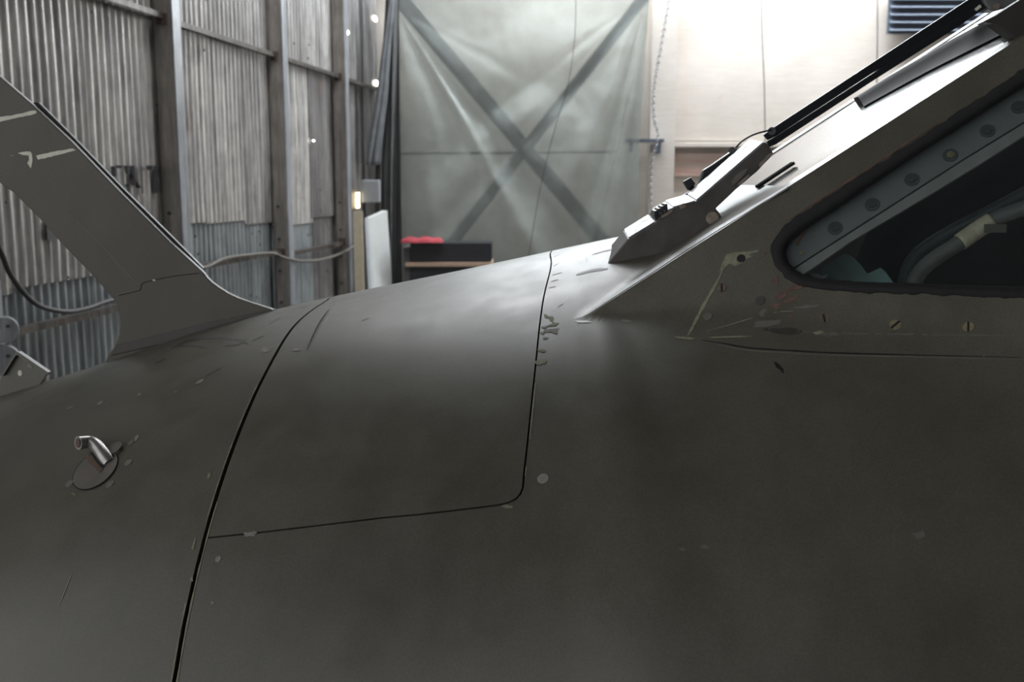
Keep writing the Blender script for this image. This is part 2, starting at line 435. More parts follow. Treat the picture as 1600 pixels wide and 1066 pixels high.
tag(cb, 'thin blue cord hanging on the iron wall near the corner', 'cord')
# round junction boxes on the near column
jb = empty('junction_box', lwp(6, 515, .18), 'pale round junction box on the column at the left edge', 'junction box')
for (px, py, rr) in ((8, 514, .062), (8, 560, .068)):
    p = lwp(px, py, .16)
    MB().cyl(p, p+np.array([.02, -.05, 0]), rr, 24).build('round_cover', M['palecol'], jb, smooth=True, sharp=40)
    q = p+np.array([.02, -.05, 0])
    MB().cyl(q+np.array([.02, 0, .02]), q+np.array([.022, -.008, .02]), .008, 8).build('screw', M['darkcable'], jb)

# ---- back wall
def BW(x, y, Y=12.0): return at_depth(x, y, Y)
XR = 9.5
zl = BW(1100, 226)[2]                    # height of the ledge
xp0, xp1 = BW(1012, 200)[0], BW(1050, 200)[0]
CLZ = 3.72-EYE+.35                        # sill of the clerestory
wb = MB().box(((X0-.3+XR)/2, 12.06+.03, (FL+CLZ)/2), (XR-X0+.3, .12, CLZ-FL)).build('wall_back', M['wall'])
tag(wb, 'cream rendered rear wall of the hangar', 'wall', kind='structure')
MB().box(((xp1+XR)/2, 11.99, (zl+CLZ)/2+.02), (XR-xp1, .06, CLZ-zl-.04)).build('upper_wall_panel', M['wall'], wb)
lg = MB().box(((xp1+XR)/2, 11.96, zl-.005), (XR-xp1, .10, .06)); bevel(lg.build('ledge', M['wall'], wb), .01)
MB().box(((xp1+XR)/2, 12.005, zl-.23), (XR-xp1, .05, .26)).build('red_render_band', M['band'], wb)
MB().box(((xp0+xp1)/2, 11.90, (FL+CLZ)/2), (xp1-xp0, .26, CLZ-FL)).build('pilaster', M['wall'], wb)
# clerestory windows
cw = empty('window_1', (2.6, 12.05, CLZ), 'bright clerestory window strip above the rear wall', 'window', kind='structure')
ZT = ROOFZ
n = 7; wx = (XR-X0)/n
for i in range(n):
    xa = X0+i*wx
    MB().box((xa+wx/2, 12.1, (CLZ+ZT)/2), (wx-.08, .02, ZT-CLZ-.12)).build('pane', M['daylight'], cw)
    MB().box((xa, 12.06, (CLZ+ZT)/2), (.07, .1, ZT-CLZ)).build('mullion', M['palecol'], cw)
MB().box(((X0+XR)/2, 12.03, CLZ), (XR-X0, .14, .06)).build('sill', M['wall'], cw)
# roof with a roof light along the rear wall
ce = empty('ceiling', (3, 5, ROOFZ), 'grey sheet hangar roof', 'roof', kind='structure')
for (xa, xb, ya, yb, mt) in ((-4.5, -1.5, -3.6, 12.3, 'roof'), (-1.5, -.3, -3.6, 4.0, 'roof'), (-1.5, -.3, 10.0, 12.3, 'roof'), (-.3, 8.1, -3.6, 10.5, 'roof'), (-.3, 8.1, 11.4, 12.3, 'roof')):
    MB().box(((xa+xb)/2, (ya+yb)/2, ROOFZ+.05), (xb-xa, yb-ya, .1)).build('roof_panel', M[mt], ce)
MB().box((3.9, 10.95, ROOFZ+.06), (8.4, .9, .03)).build('roof_glow_pane', M['daylight'], ce)
MB().box((-.9, 7.0, ROOFZ+.06), (1.2, 6.0, .03)).build('roof_glow_pane', M['daylight'], ce)  # glowing pane added to go with the left wall fill
# diagonal braces behind the plastic sheet
br = empty('cross_brace', BW(815, 230, 11.85), 'dark timber cross brace seen through the plastic sheet', 'brace')
def brace(p0, p1, wpx):
    a, b = BW(*p0, 11.64), BW(*p1, 11.64); d = unit(b-a); w = wpx/1600*11.64
    nrm = np.cross(d, [0, 1, 0])
    MB().box((a+b)/2, (np.linalg.norm(b-a), w, .05), [d, nrm, np.array([0, 1., 0])]).build('timber', M['timber'], br)
brace((622, -5), (960, 400), 23); brace((1012, -12), (690, 400), 17)
rl = MB().tube([BW(622, 240, 11.7), BW(800, 239, 11.7), BW(965, 237, 11.7)], .014, 8).build('horizontal_rail', M['timber'])
tag(rl, 'thin dark horizontal rail behind the plastic sheet', 'rail')
# small steel shelf bracket by the pilaster
sb = empty('shelf_bracket', BW(1008, 220, 11.7), 'small grey steel bracket shelf beside the pilaster', 'bracket')
p = BW(1007, 220, 11.68)
MB().box(p, (.42, .16, .035)).build('shelf_plate', M['louvre'], sb)
MB().box(p+np.array([-.15, 0, -.06]), (.03, .14, .12)).build('bracket_arm', M['louvre'], sb)
MB().box(p+np.array([.15, 0, -.07]), (.05, .14, .14)).build('bracket_arm', M['louvre'], sb)
# louvred vent high on the right
lv = empty('wall_vent', BW(1465, 20, 11.85), 'blue-grey louvred vent high on the cream wall', 'vent')
a0v, b0v = BW(1392, -20, 11.82), BW(1545, 52, 11.82)
MB().box(((a0v[0]+b0v[0])/2, 11.87, (a0v[2]+b0v[2])/2), (b0v[0]-a0v[0], .04, a0v[2]-b0v[2])).build('vent_box', M['louvre'], lv)
for k in range(6):
    z = b0v[2]+(a0v[2]-b0v[2])*(k+.5)/6
    MB().box(((a0v[0]+b0v[0])/2, 11.82, z), (b0v[0]-a0v[0]-.02, .07, .014), [np.array([1., 0, 0]), unit((0, 1, .7)), unit((0, -.7, 1))]).build('louvre', M['louvre'], lv)
# hanging chain
pts = [BW(x, y, 11.5) for x, y in ((1047, -25), (1044, 10), (1037, 50), (1029, 95), (1023, 130), (1021, 165), (1023, 190), (1029, 210), (1026, 225), (1019, 250), (1017, 290), (1017, 330), (1016, 400), (1016, 470))]
P = smooth_path(pts, 6); dd = [0]
for i in range(1, len(P)): dd.append(dd[-1]+np.linalg.norm(P[i]-P[i-1]))
mb = MB(); k = 0; sx = np.array(P)
pos = 0
while pos < dd[-1]-.05:
    c = np.array([np.interp(pos, dd, sx[:, j]) for j in range(3)]); c2 = np.array([np.interp(pos+.04, dd, sx[:, j]) for j in range(3)])
    d = unit(c2-c); side = np.array([1., 0, 0]) if k % 2 else np.array([0, 1., 0]); m_ = (c+c2)/2
    loop = [m_+d*.026*math.sin(q)+side*.014*math.cos(q) for q in np.linspace(0, 2*math.pi, 9)]
    mb.tube(loop, .0055, 5, 1); pos += .036; k += 1
ch = mb.build('chain', M['chain'], smooth=True); tag(ch, 'pale steel chain hanging down beside the plastic sheet', 'chain')
# thin cables in front of the rear wall
for (pl, r, lab) in (([(1189, -20), (1191, 60), (1194, 130), (1196, 240), (1197, 330)], .0055, 'thin cable hanging down the cream wall behind the wiper'),
                ([(900, -20), (898, 60), (886, 140), (870, 190), (845, 290), (828, 390), (820, 440)], .004, 'thin dark cable hanging in front of the plastic sheet'),
                ([(1371, -20), (1371, 60), (1370, 130)], .006, 'thin cable beside the louvred wall vent')):
    c_ = MB().tube([BW(x, y, 11.3) for x, y in pl], r, 6).build('cable', M['darkcable'], smooth=True); tag(c_, lab, 'cable')

# ---- plastic sheet
def plastic():
    x0, x1 = BW(616, 200, 11.5)[0], BW(1012, 200, 11.5)[0]; zt_ = 2.55; zb = FL+.1
    nx, nz = 150, 150; vs = []; fs = []
    cl = BW(612, 5, 11.5); cr = BW(1010, -5, 11.5)
    cx = (cl[0]+cr[0])/2; hw = (x1-x0)/2
    from mathutils import noise as N
    for j in range(nz):
        z = zt_+(zb-zt_)*(j/(nz-1))**1.0
        for i in range(nx):
            x = x0+(x1-x0-.09*min(1, max(0, (2.1-z)/1.7)))*i/(nx-1)
            dep = 0
            for (c, sg, ph) in ((cl, 1, 0.3), (cr, -1, 1.7)):
                dx = (x-c[0])*sg; dz = c[2]-z
                if dz > 0:
                    th = math.atan2(dx, dz); r = math.hypot(dx, dz)
                    w = max(0, 1-th/1.15)**.7*min(1, r/.5)
                    wob = N.noise(Vector((th*3, r*.35, ph)))*1.3
                    dep += (.048*w*math.sin(th*19+wob*3+ph)+.010*w*math.sin(th*43+ph*2+wob*5))*min(1, r)
            # swags across the middle
            u = (x-cx)/hw
            zz = z-.34*u*u
            wm = max(0, 1-abs(u)**2)*max(0, min(1, (z-.15)/.6))
            t = (2.05-zz)
            dep += wm*.020*math.sin(t*7.5+.6*math.sin(u*3)+N.noise(Vector((u*2, z, 3)))*2)
            dep += .02*N.noise(Vector((x*1.5, 0, z*1.5)))*2+.006*N.noise(Vector((x*7, 1, z*7)))
            vs.append((x, 11.5+dep, z))
    for j in range(nz-1):
        for i in range(nx-1):
            k = j*nx+i; fs.append((k, k+1, k+nx+1, k+nx))
    o = mesh('plastic_sheet', vs, fs, M['sheet'], smooth=True)
    tag(o, 'large translucent plastic sheet hung in folds over the rear wall', 'sheet')
plastic()
# dark tarpaulin bunched beside it
def tarp():
    nz, nx = 60, 40; vs = []; fs = []
    for j in range(nz):
        f = j/(nz-1); z = 2.3+(FL+.1-2.3)*f
        xl = np.interp(z, [-1.6, .2, 2.1, 2.3], [BW(580, 400, 11.35)[0], BW(585, 260, 11.35)[0], BW(604, 20, 11.35)[0], BW(607, 5, 11.35)[0]])
        xr = BW(625, 200, 11.35)[0]
        for i in range(nx):
            u = i/(nx-1); x = xl+(xr-xl)*u
            vs.append((x, 11.38+.05*math.sin(u*15+f*2)+.02*math.sin(u*33+f*5), z))
    for j in range(nz-1):
        for i in range(nx-1):
            k = j*nx+i; fs.append((k, k+1, k+nx+1, k+nx))
    o = mesh('tarpaulin', vs, fs, M['tarp'], smooth=True); tag(o, 'dark grey tarpaulin hanging in pleats left of the plastic sheet', 'tarpaulin')
    b_ = MB()
    for k, (ox, r) in enumerate(((-.02, .022), (.02, .026), (.045, .015))):
        b_.tube([BW(x, y, 11.2)+np.array([ox*(.3+i*.25), .03*k, 0]) for i, (x, y) in enumerate(((611, -5), (609, 20), (602, 80), (595, 150), (586, 210), (580, 258)))], [r*.5, r*.7, r, r*1.3, r*1.5, r*1.2], 8)
    o = b_.build('bundled_plastic', M['tarp_blue'], smooth=True); tag(o, 'narrow bundle of shiny grey plastic hanging beside the dark tarpaulin', 'plastic')
tarp()
# corner board, boxes, cabinet
for (x, y, r) in ((586, 29, 4), (588, 130, 4.2)): hole(x, y, r)
a_s, z_s = lw_ray(559, 301, .03); a_e, z_e = lw_ray(559, 325, .03)
mesh('daylight_slot', [LW(a_s-.07, z_s, .03), LW(a_s+.07, z_s, .03), LW(a_e+.07, z_e, .03), LW(a_e-.07, z_e, .03)], [(0, 1, 2, 3)], M['slot'], wl)
bd = MB().box(BW(561, 415, 10.05), (.09, .03, 1.06)).build('tan_board', M['cardboard']); tag(bd, 'tan board strip leaning in the corner below the daylight slot', 'board')
bx = MB().box(BW(580, 299, 11.1), (.19, .10, .24)); o = bevel(bx.build('wall_box', M['whitebox']), .01); tag(o, 'pale grey box fixed in the corner above the white panel', 'box')
wp = empty('door_panel', BW(588, 445, 10.7), 'white flat panel leaning upright in the back corner', 'panel')
pr = [BW(570, 341, 10.6), BW(597, 329, 10.9), BW(606, 470, 10.7), BW(577, 478, 10.4)]
MB().prism(pr, np.array([.05, .04, 0])).build('panel_face', M['white_panel'], wp)
e0 = [BW(570, 341, 10.57), BW(574, 339, 10.6), BW(582, 477, 10.4), BW(577, 478, 10.37)]
MB().prism(e0, np.array([0, .03, 0])).build('panel_edge', M['whitebox'], wp)
cab = empty('tool_cabinet', BW(702, 410, 10.9), 'black cabinet with a pale wooden shelf edge below the plastic sheet', 'cabinet')
pL, pR = BW(641, 381, 10.8), BW(768, 381, 10.8); zc = pL[2]
MB().box(((pL[0]+pR[0])/2, 11.05, zc-.09), (pR[0]-pL[0], .5, .19)).build('drawer', M['toolbox'], cab)
MB().box(((pL[0]+pR[0])/2-.02, 11.03, zc-.215), (pR[0]-pL[0]+.06, .56, .04)).build('shelf', M['wood'], cab)
MB().box(((pL[0]+pR[0])/2, 11.05, (zc-.24+FL)/2), (pR[0]-pL[0]+.02, .5, zc-.24-FL)).build('body', M['toolbox'], cab)
MB().box((pL[0]-.04, 11.05, (zc+FL)/2-.02), (.07, .5, zc-FL-.04)).build('side_panel', M['tarp'], cab)
p = BW(659, 377, 10.75)
mb = MB(); 
vs = []; fs = []
for j in range(9):
    for i in range(19):
        u = -1+2*i/18; q = math.pi*j/8
        r_ = .055*math.sqrt(max(0, 1-u**6))*(1+.15*math.sin(u*9))
        vs.append(p+np.array([u*.23, math.cos(q)*.11*math.sqrt(max(0, 1-u**4)), math.sin(q)*r_-.012]))
for j in range(8):
    for i in range(18): k = j*19+i; fs.append((k, k+1, k+20, k+19))
rag = mesh('folded_cloth', vs, fs, M['red'], smooth=True); tag(rag, 'folded red cloth lying on top of the black cabinet', 'cloth')
wr = MB().box((8.0, 4.3, (FL+ROOFZ)/2), (.1, 15.6, ROOFZ-FL)).build('shade_wall_right', M['wall']); tag(wr, 'unseen hangar side wall added on the right to shade the aircraft', 'wall', kind='structure')  # unseen wall added to grade the light on the aircraft
M['darkwall'] = simple('dark_shade_wall', (52, 52, 50), .8, var=.15, scale=2)
wf = MB().box((3.65, -3.5, (FL+ROOFZ)/2), (8.7, .1, ROOFZ-FL)).build('shade_wall_front', M['darkwall']); tag(wf, 'unseen dark front wall added beside the open door to shade the aircraft', 'wall', kind='structure')  # unseen dark wall added to shade the aircraft towards the right
#HANGAR_END

# ================================================================ AIRCRAFT
PSI = math.atan(.079); A_ = np.array([math.cos(PSI), -math.sin(PSI), 0]); B_ = np.array([-math.sin(PSI), -math.cos(PSI), 0])
OX, OY = 0.0, 1.9715
Zv = np.array([0, 0, 1.])
def stw(s, t, z):
    s = np.asarray(s, float); t = np.asarray(t, float); z = np.asarray(z, float)
    return np.stack([OX+s*A_[0]+t*B_[0], OY+s*A_[1]+t*B_[1], z+0*s], -1)
SIL = [(-420, 860), (-330, 740), (-200, 668), (-100, 632), (0, 604), (100, 576), (200, 545), (300, 512), (430, 478), (515, 461), (600, 444), (700, 425), (860, 392), (970, 369), (1150, 338), (1400, 300), (1700, 260)]
R0 = 1.03
def Rs(s): s = np.asarray(s, float); return R0*np.sqrt(np.clip(1-(np.clip(-.36-s, 0, 1.48)/1.52)**2, .03, 1))
ts, tz = [], []
for (x, y) in SIL:
    d = ray(x, y); Yc = 2.0
    for _ in range(6):
        X = d[0]/d[1]*Yc; s = (X-OX)/math.cos(PSI); Yc = OY-s*math.sin(PSI)
    m_ = d[2]/d[1]; r = float(Rs(s)); ts.append(s); tz.append(m_*Yc-r*(math.sqrt(1+m_*m_)-1))
_sg = np.linspace(-2.0, 2.0, 801); _zg = np.interp(_sg, ts, tz); k_ = np.exp(-.5*(np.arange(-30, 31)/9)**2); k_ /= k_.sum()
_zg2 = np.convolve(np.pad(_zg, 30, 'edge'), k_, 'valid')
def zt(s): return np.interp(s, _sg, _zg2)
# windscreen corner on the nose, found from the picture position of the crease
ss, pp = np.meshgrid(np.linspace(-.1, .5, 241), np.linspace(.1, 1.2, 221), indexing='ij')
r = Rs(ss); q = proj(stw(ss, r*np.sin(pp), zt(ss)-r*(1-np.cos(pp))))
i_ = np.argmin(((q-np.array([912, 497]))**2).sum(-1)); S0 = ss.flat[i_]; PH0 = pp.flat[i_]; T0 = R0*math.sin(PH0); Z0 = float(zt(S0)-R0*(1-math.cos(PH0)))
def hit_t(x, y, t):
    d = ray(x, y); O = np.array([OX, OY, 0]); k = (t+np.dot(O, B_))/np.dot(d, B_); p = d*k
    return np.dot(p-O, A_), p[2]
s2_, z2_ = hit_t(1584, 66, T0); s1_, z1_ = hit_t(1228, 298, T0)
MW = (z2_-Z0)/(s2_-S0)
print('crease', S0, T0, Z0, 'slope', MW, (z1_-Z0)/(s1_-S0))
BOW = 0.0; GS = .60; ZROOF = .62
def smax(a, b, k):
    h = np.clip(.5+.5*(a-b)/k, 0, 1); return b+(a-b)*h+k*h*(1-h)
def smin(a, b, k): return -smax(-a, -b, k)
def zline(s): return smin(Z0+MW*(s-S0), ZROOF+0*s, .03)
def ws(s, t): return zline(s)+BOW*(1-(t/T0)**2)
def body_top(s, t): r = Rs(s); return zt(s)-r+np.sqrt(np.clip(r*r-t*t, 1e-6, None))
def zc_(s): return smax(body_top(s, T0+0*s), zline(s), .010)
PHM = math.radians(128)
def P(s, v):
    s = np.asarray(s, float); v = np.asarray(v, float); s, v = np.broadcast_arrays(s, v)
    av = np.abs(v); sgn = np.where(v < 0, -1, 1)
    # top
    tt = np.clip(v, -1, 1)*T0*np.minimum(1, Rs(s)/R0*1.0)
    ztop = smax(body_top(s, tt), ws(s, np.clip(v, -1, 1)*T0), .010)
    # side
    q = np.clip(av-1, 0, 1); r = Rs(s); phc = np.arcsin(np.clip(T0/R0, 0, .999))+0*s; ph = phc+q*(PHM-phc)
    za = zt(s)-r*(1-np.cos(ph)); ta = r*np.sin(ph)
    zc0 = zt(s)-r*(1-np.cos(phc)); lift = np.maximum(zc_(s)-zc0, 0)
    h = np.clip(1-q/.62, 0, 1)**1.7
    zz = za+lift*h
    rel = zz-(zt(s)-r); tb = np.where(ph < math.pi/2, np.sqrt(np.clip(r*r-np.clip(rel, 0, None)**2, 0, None)), ta)
    tb = np.where(rel >= r, 0, tb)
    tp = T0*r/R0+GS*(zc_(s)-zz)
    w = np.clip((s-S0+.02)/(.06+.5*q), 0, 1); w = w*w*(3-2*w)
    tpl = smax(tb, tp, .05*np.clip(lift/.1, .02, 1)*1.0)
    tpl = np.where(q < 1e-9, T0*r/R0, tpl)
    # keep the crease exact
    fade = np.clip(q/.03, 0, 1); tpl = np.where(tp >= tb, tp+(tpl-tp)*fade, tpl)
    tside = ta*(1-w)+tpl*w
    zside = np.where(w > 0, zz, za+lift*h)
    side = av > 1
    t = np.where(side, tside*sgn, tt); z = np.where(side, zside, ztop)
    return stw(s, t, z)
def Nrm(s, v):
    e = 2e-3
    a = P(s+e, v)-P(s-e, v); b = P(s, v+e)-P(s, v-e); n_ = np.cross(a, b); n_ /= np.linalg.norm(n_, axis=-1, keepdims=True)+1e-12
    c = P(s, 0*np.asarray(v)); ctr = c*1.0; ctr[..., 2] -= .8
    f = np.sign(((P(s, v)-ctr)*n_).sum(-1)); return n_*f[..., None]
# lookup: pixel -> (s, v)
gs = np.linspace(-1.1, 1.2, 470); gv = np.concatenate([np.linspace(-.98, 1, 120), np.linspace(1.006, 1.95, 320)])
GSm, GVm = np.meshgrid(gs, gv, indexing='ij'); GP = P(GSm, GVm).reshape(-1, 3); nv_ = len(gv)
tri = []
for i in range(len(gs)-1):
    for j in range(nv_-1):
        k = i*nv_+j; tri.append((k, k+1, k+nv_)); tri.append((k+1, k+nv_+1, k+nv_))
bvh = BVHTree.FromPolygons([tuple(p) for p in GP.tolist()], tri)
def sv(x, y):
    d = Vector(ray(x, y)).normalized(); loc, n_, idx, dist = bvh.ray_cast(Vector((0, 0, 0)), d)
    if loc is None: return None
    a, b, c = tri[idx]; pa, pb, pc = (Vector(GP[i]) for i in (a, b, c))
    v0, v1, v2 = pb-pa, pc-pa, loc-pa
    d00, d01, d11, d20, d21 = v0.dot(v0), v0.dot(v1), v1.dot(v1), v2.dot(v0), v2.dot(v1); den = d00*d11-d01*d01
    v = (d11*d20-d01*d21)/den; w = (d00*d21-d01*d20)/den; u = 1-v-w
    f = lambda arr: u*arr[a]+v*arr[b]+w*arr[c]
    return np.array([f(GSf), f(GVf)])
GSf = GSm.reshape(-1); GVf = GVm.reshape(-1)

air = empty('aircraft', (OX, OY, -1.2), 'olive drab aircraft nose and cockpit side filling the foreground', 'aircraft')

# --- seams
def trace(pts):
    out = []
    for x, y in pts:
        r_ = sv(x, y)
        if r_ is not None: out.append(r_)
    return np.array(out)
t1 = trace([(513, 467), (505, 473), (490, 483), (474, 496), (462, 507), (445, 528), (425, 564), (408, 598), (393, 630), (380, 660), (364, 700), (351, 738), (338, 780), (325, 824), (313, 862), (303, 900), (296, 932), (290, 965), (284, 1000), (278, 1035), (274, 1064)])
t2 = trace([(860, 396), (861, 410), (860, 425), (855, 440), (851, 455), (848, 475), (845, 500), (841, 530), (837, 565), (832, 620), (828, 650), (824, 690), (820, 730), (818, 750)])
def seam_fn(t_):
    o_ = np.argsort(t_[:, 1]); V = t_[o_, 1]; Sx = t_[o_, 0]
    c = np.polyfit(V, Sx, 5)
    lo, hi = V[0], V[-1]; slo, shi = np.polyval(c, lo), np.polyval(c, hi)
    return lambda v: np.where(v < lo, slo, np.where(v > hi, shi, np.polyval(c, np.clip(v, lo, hi))))
s1 = seam_fn(t1); s2 = seam_fn(t2)
print('t1', t1[[0, 8, -1]], 't2', t2[[0, -1]])
G1, G2, G3 = .0027, .0013, .0011
cor = trace([(817, 762), (813, 772), (806, 780), (796, 785), (780, 789), (750, 793), (700, 799), (650, 804.5), (600, 809), (550, 815), (500, 821), (450, 827), (400, 833), (350, 838), (322, 841)])
vtop = -1.0
vv = np.arange(vtop, cor[0][1], .02)
def contour(g2, g3, vt):
    L = [(float(s1(v))+G1, v) for v in np.concatenate([np.arange(vt, cor[-1][1], .02), [cor[-1][1]+g3*.5]])]
    R_ = [(float(s2(v))+g2, v) for v in np.arange(vt, cor[0][1]-.01, .02)]
    bot = []
    cc = cor.copy(); cc[-1][0] = L[-1][0]
    for i in range(len(cc)):
        a_ = cc[max(i-1, 0)]; b_ = cc[min(i+1, len(cc)-1)]; d_ = np.array([b_[0]-a_[0], (b_[1]-a_[1])*1.5]); d_ /= np.linalg.norm(d_)
        nn = np.array([-d_[1], d_[0]/1.5])      # outward: right / down
        if nn[0] < -.1 or nn[1] < -.1: nn = -nn
        off = g2 if i < 3 else g3
        bot.append(tuple(cc[i]+nn*off))
    return L, R_, bot
Li, Ri, Bi = contour(-G2, -G3, vtop); Lo, Ro, Bo = contour(G2, G3, vtop-.01)
poly_in = Li+Bi[::-1]+Ri[::-1]; poly_out = Lo+Bo[::-1]+Ro[::-1]
def inpoly(pt, poly):
    x, y = pt; c = False; n_ = len(poly); j = n_-1
    for i in range(n_):
        xi, yi = poly[i]; xj, yj = poly[j]
        if (yi > y) != (yj > y) and x < (xj-xi)*(y-yi)/(yj-yi)+xi: c = not c
        j = i
    return c
# --- side window opening
WOUT = [(1213, 398), (1212, 385), (1218, 370), (1230, 356), (1248, 342), (1265, 331), (1300, 308), (1350, 276), (1400, 244), (1450, 211), (1500, 178), (1550, 145), (1600, 113), (1640, 87), (1640, 467), (1600, 464), (1540, 461), (1480, 458), (1420, 456), (1360, 454), (1310, 451), (1275, 447), (1250, 441), (1232, 431), (1220, 418)]
wpoly = [tuple(sv(x, y)) for x, y in WOUT if sv(x, y) is not None]
# --- windscreen opening
pw = sv(1150, 330)
SW0 = S0+.30; SW1 = float(S0+(ZROOF-Z0)/MW-.10)
wspoly = [(SW0, -.86), (SW1, -.86), (SW1, .86), (SW0, .86)]
# --- parameter-space triangulation
pts2 = []; edges = []
def addline(L, closed=False):
    b = len(pts2); pts2.extend((float(x), float(y)) for x, y in L)
    n_ = len(L)
    for i in range(n_-1): edges.append((b+i, b+i+1))
    if closed: edges.append((b+n_-1, b))
va = np.arange(-2, 2.0001, .02)
addline([(float(s1(v))-G1, v) for v in va]); addline([(float(s1(v))+G1, v) for v in va])
addline(poly_in, True); addline(Ro+Bo, False); addline([Ro[0], Lo[0]])
addline(wpoly, True); addline(wspoly, True)
addline([(s, 1.0) for s in np.arange(-1.76, 1.351, .02)]); addline([(s, -1.0) for s in np.arange(-1.76, 1.351, .04)])
sgr = np.concatenate([np.arange(-1.76, -1.1, .04), np.arange(-1.1, 1.0, .018), np.arange(1.0, 1.36, .03)])
vgr = np.concatenate([np.linspace(-2, -1.05, 16), np.linspace(-.97, .97, 34), np.array([-.992, .985, .992, 1.004, 1.01]), np.linspace(1.02, 1.7, 52), np.linspace(1.72, 2, 9)])
gp = [(float(s), float(v)) for s in sgr for v in vgr]
gp += [(float(s), float(v)) for s in np.arange(.085, .36, .0065) for v in np.arange(1.003, 1.16, .0065)]
# skip grid points that sit almost on a constraint line
cp = np.array(pts2)
gpa = np.array(gp); keep = np.ones(len(gp), bool)
for i0 in range(0, len(gpa), 2000):
    d2 = ((gpa[i0:i0+2000, None, :]-cp[None])**2).sum(-1).min(1); keep[i0:i0+2000] = d2 > .0030**2
pts2 += [tuple(p) for p in gpa[keep]]
import time; _t = time.time()
V2, E2, F2, _, _, _ = delaunay_2d_cdt([Vector(p) for p in pts2], edges, [], 0, 1e-7)
print('cdt', len(V2), len(F2), time.time()-_t)
V2 = np.array([tuple(v) for v in V2]); cen = np.array([V2[list(f)].mean(0) for f in F2])
reg = []
for c in cen:
    s_, v_ = c; a = float(s1(v_))
    if s_ < a-G1: reg.append('nose')
    elif s_ < a+G1: reg.append('gap')
    elif s_ < .12 and inpoly(c, poly_in): reg.append('door')
    elif s_ < .12 and inpoly(c, poly_out): reg.append('gap')
    elif s_ > .2 and inpoly(c, wpoly): reg.append('win')
    elif s_ > .2 and inpoly(c, wspoly): reg.append('ws')
    else: reg.append('main')
P3 = P(V2[:, 0], V2[:, 1])
def set_normals(o, nn):
    me = o.data; me.normals_split_custom_set_from_vertices([tuple(x) for x in nn])
NV = Nrm(V2[:, 0], V2[:, 1])
def shell(name, key, mat, thick, parent=air, off=0.):
    fs = [F2[i] for i in range(len(F2)) if reg[i] == key]; used = sorted({k for f in fs for k in f}); mp = {k: i for i, k in enumerate(used)}
    nn = NV[used]; pv = P3[used]+nn*off
    fl = []
    for f in fs:
        a_, b_, c_ = (P3[k] for k in f[:3])
        if np.dot(np.cross(b_-a_, c_-a_), NV[f[0]]+NV[f[1]]+NV[f[2]]) < 0: f = f[::-1]
        fl.append(tuple(mp[k] for k in f))
    if thick:      # folded rim along every free edge
        cnt = {}
        for f in fl:
            for i in range(len(f)):
                e = (f[i], f[(i+1) % len(f)]); cnt[e] = 1
        free = [e for e in cnt if (e[1], e[0]) not in cnt]
        n0 = len(pv); allv = list(pv); alln = list(nn); idx = {}
        for e in free:
            m_ = pv[e[0]]-pv[e[1]]; side = np.cross(m_, nn[e[0]]); side /= np.linalg.norm(side)+1e-12
            q = [pv[e[0]], pv[e[1]], pv[e[1]]-nn[e[1]]*thick, pv[e[0]]-nn[e[0]]*thick]
            b0 = len(allv); allv += q; alln += [-side]*4; fl.append((b0+1, b0, b0+3, b0+2))
        pv = np.array(allv); nn = np.array(alln)
    o = mesh(name, pv, fl, mat, parent, smooth=True)
    set_normals(o, nn)
    return o
nose = shell('nose_cone', 'nose', M['paint'], .006)
door = shell('access_panel', 'door', M['paint'], .004)
main = shell('cockpit_shell', 'main', M['paint'], .006)
wsg = shell('windscreen', 'ws', M['wsglass'], 0, off=-.002)
# dark frame behind the joints
fs_, fv_ = np.meshgrid(np.linspace(-.47, .13, 40), np.linspace(-1.3, 1.9, 90), indexing='ij')
pf = (P(fs_, fv_)-Nrm(fs_, fv_)*.014).reshape(-1, 3)
fl = [(i*90+j, i*90+j+1, (i+1)*90+j+1, (i+1)*90+j) for i in range(39) for j in range(89)]
mesh('joint_frame', pf, fl, M['gap'], air, smooth=True)

# --- flat marks that follow the skin
def surf(pt, off): s_, v_ = pt; return P(s_, v_)+Nrm(np.array(s_), np.array(v_))*off
def patch(poly, name, mat, off=.0006, jag=0., parent=air, seed=0):
    rg = random.Random(seed); L = []
    for x, y in poly:
        q = sv(x+rg.uniform(-jag, jag), y+rg.uniform(-jag, jag))
        if q is not None: L.append(q)
    if len(L) < 3: return
    ps = [surf(q, off) for q in L]; tr = tessellate_polygon([[Vector((*q, 0)) for q in L]])
    mb = MB(); mb.add(ps, [tuple(t) for t in tr]); o = mesh(name, mb.v, mb.f, mat, parent)
    # face the viewer
    bm = bmesh.new(); bm.from_mesh(o.data); bmesh.ops.recalc_face_normals(bm, faces=bm.faces[:]); bm.to_mesh(o.data); bm.free()
    return o
def blob(x, y, rx, ry, name='paint_chip', mat='chip', rot=0, off=.0007, n=11, seed=1, jag=.42):
    rg = random.Random(seed+int(x*3+y)); c, s_ = math.cos(rot), math.sin(rot); poly = []
    for k in range(n):
        q = 2*math.pi*k/n; f = 1+rg.uniform(-jag, jag); a, b = rx*math.cos(q)*f, ry*math.sin(q)*f
        poly.append((x+a*c-b*s_, y+a*s_+b*c))
    return patch(poly, name, M[mat], off)
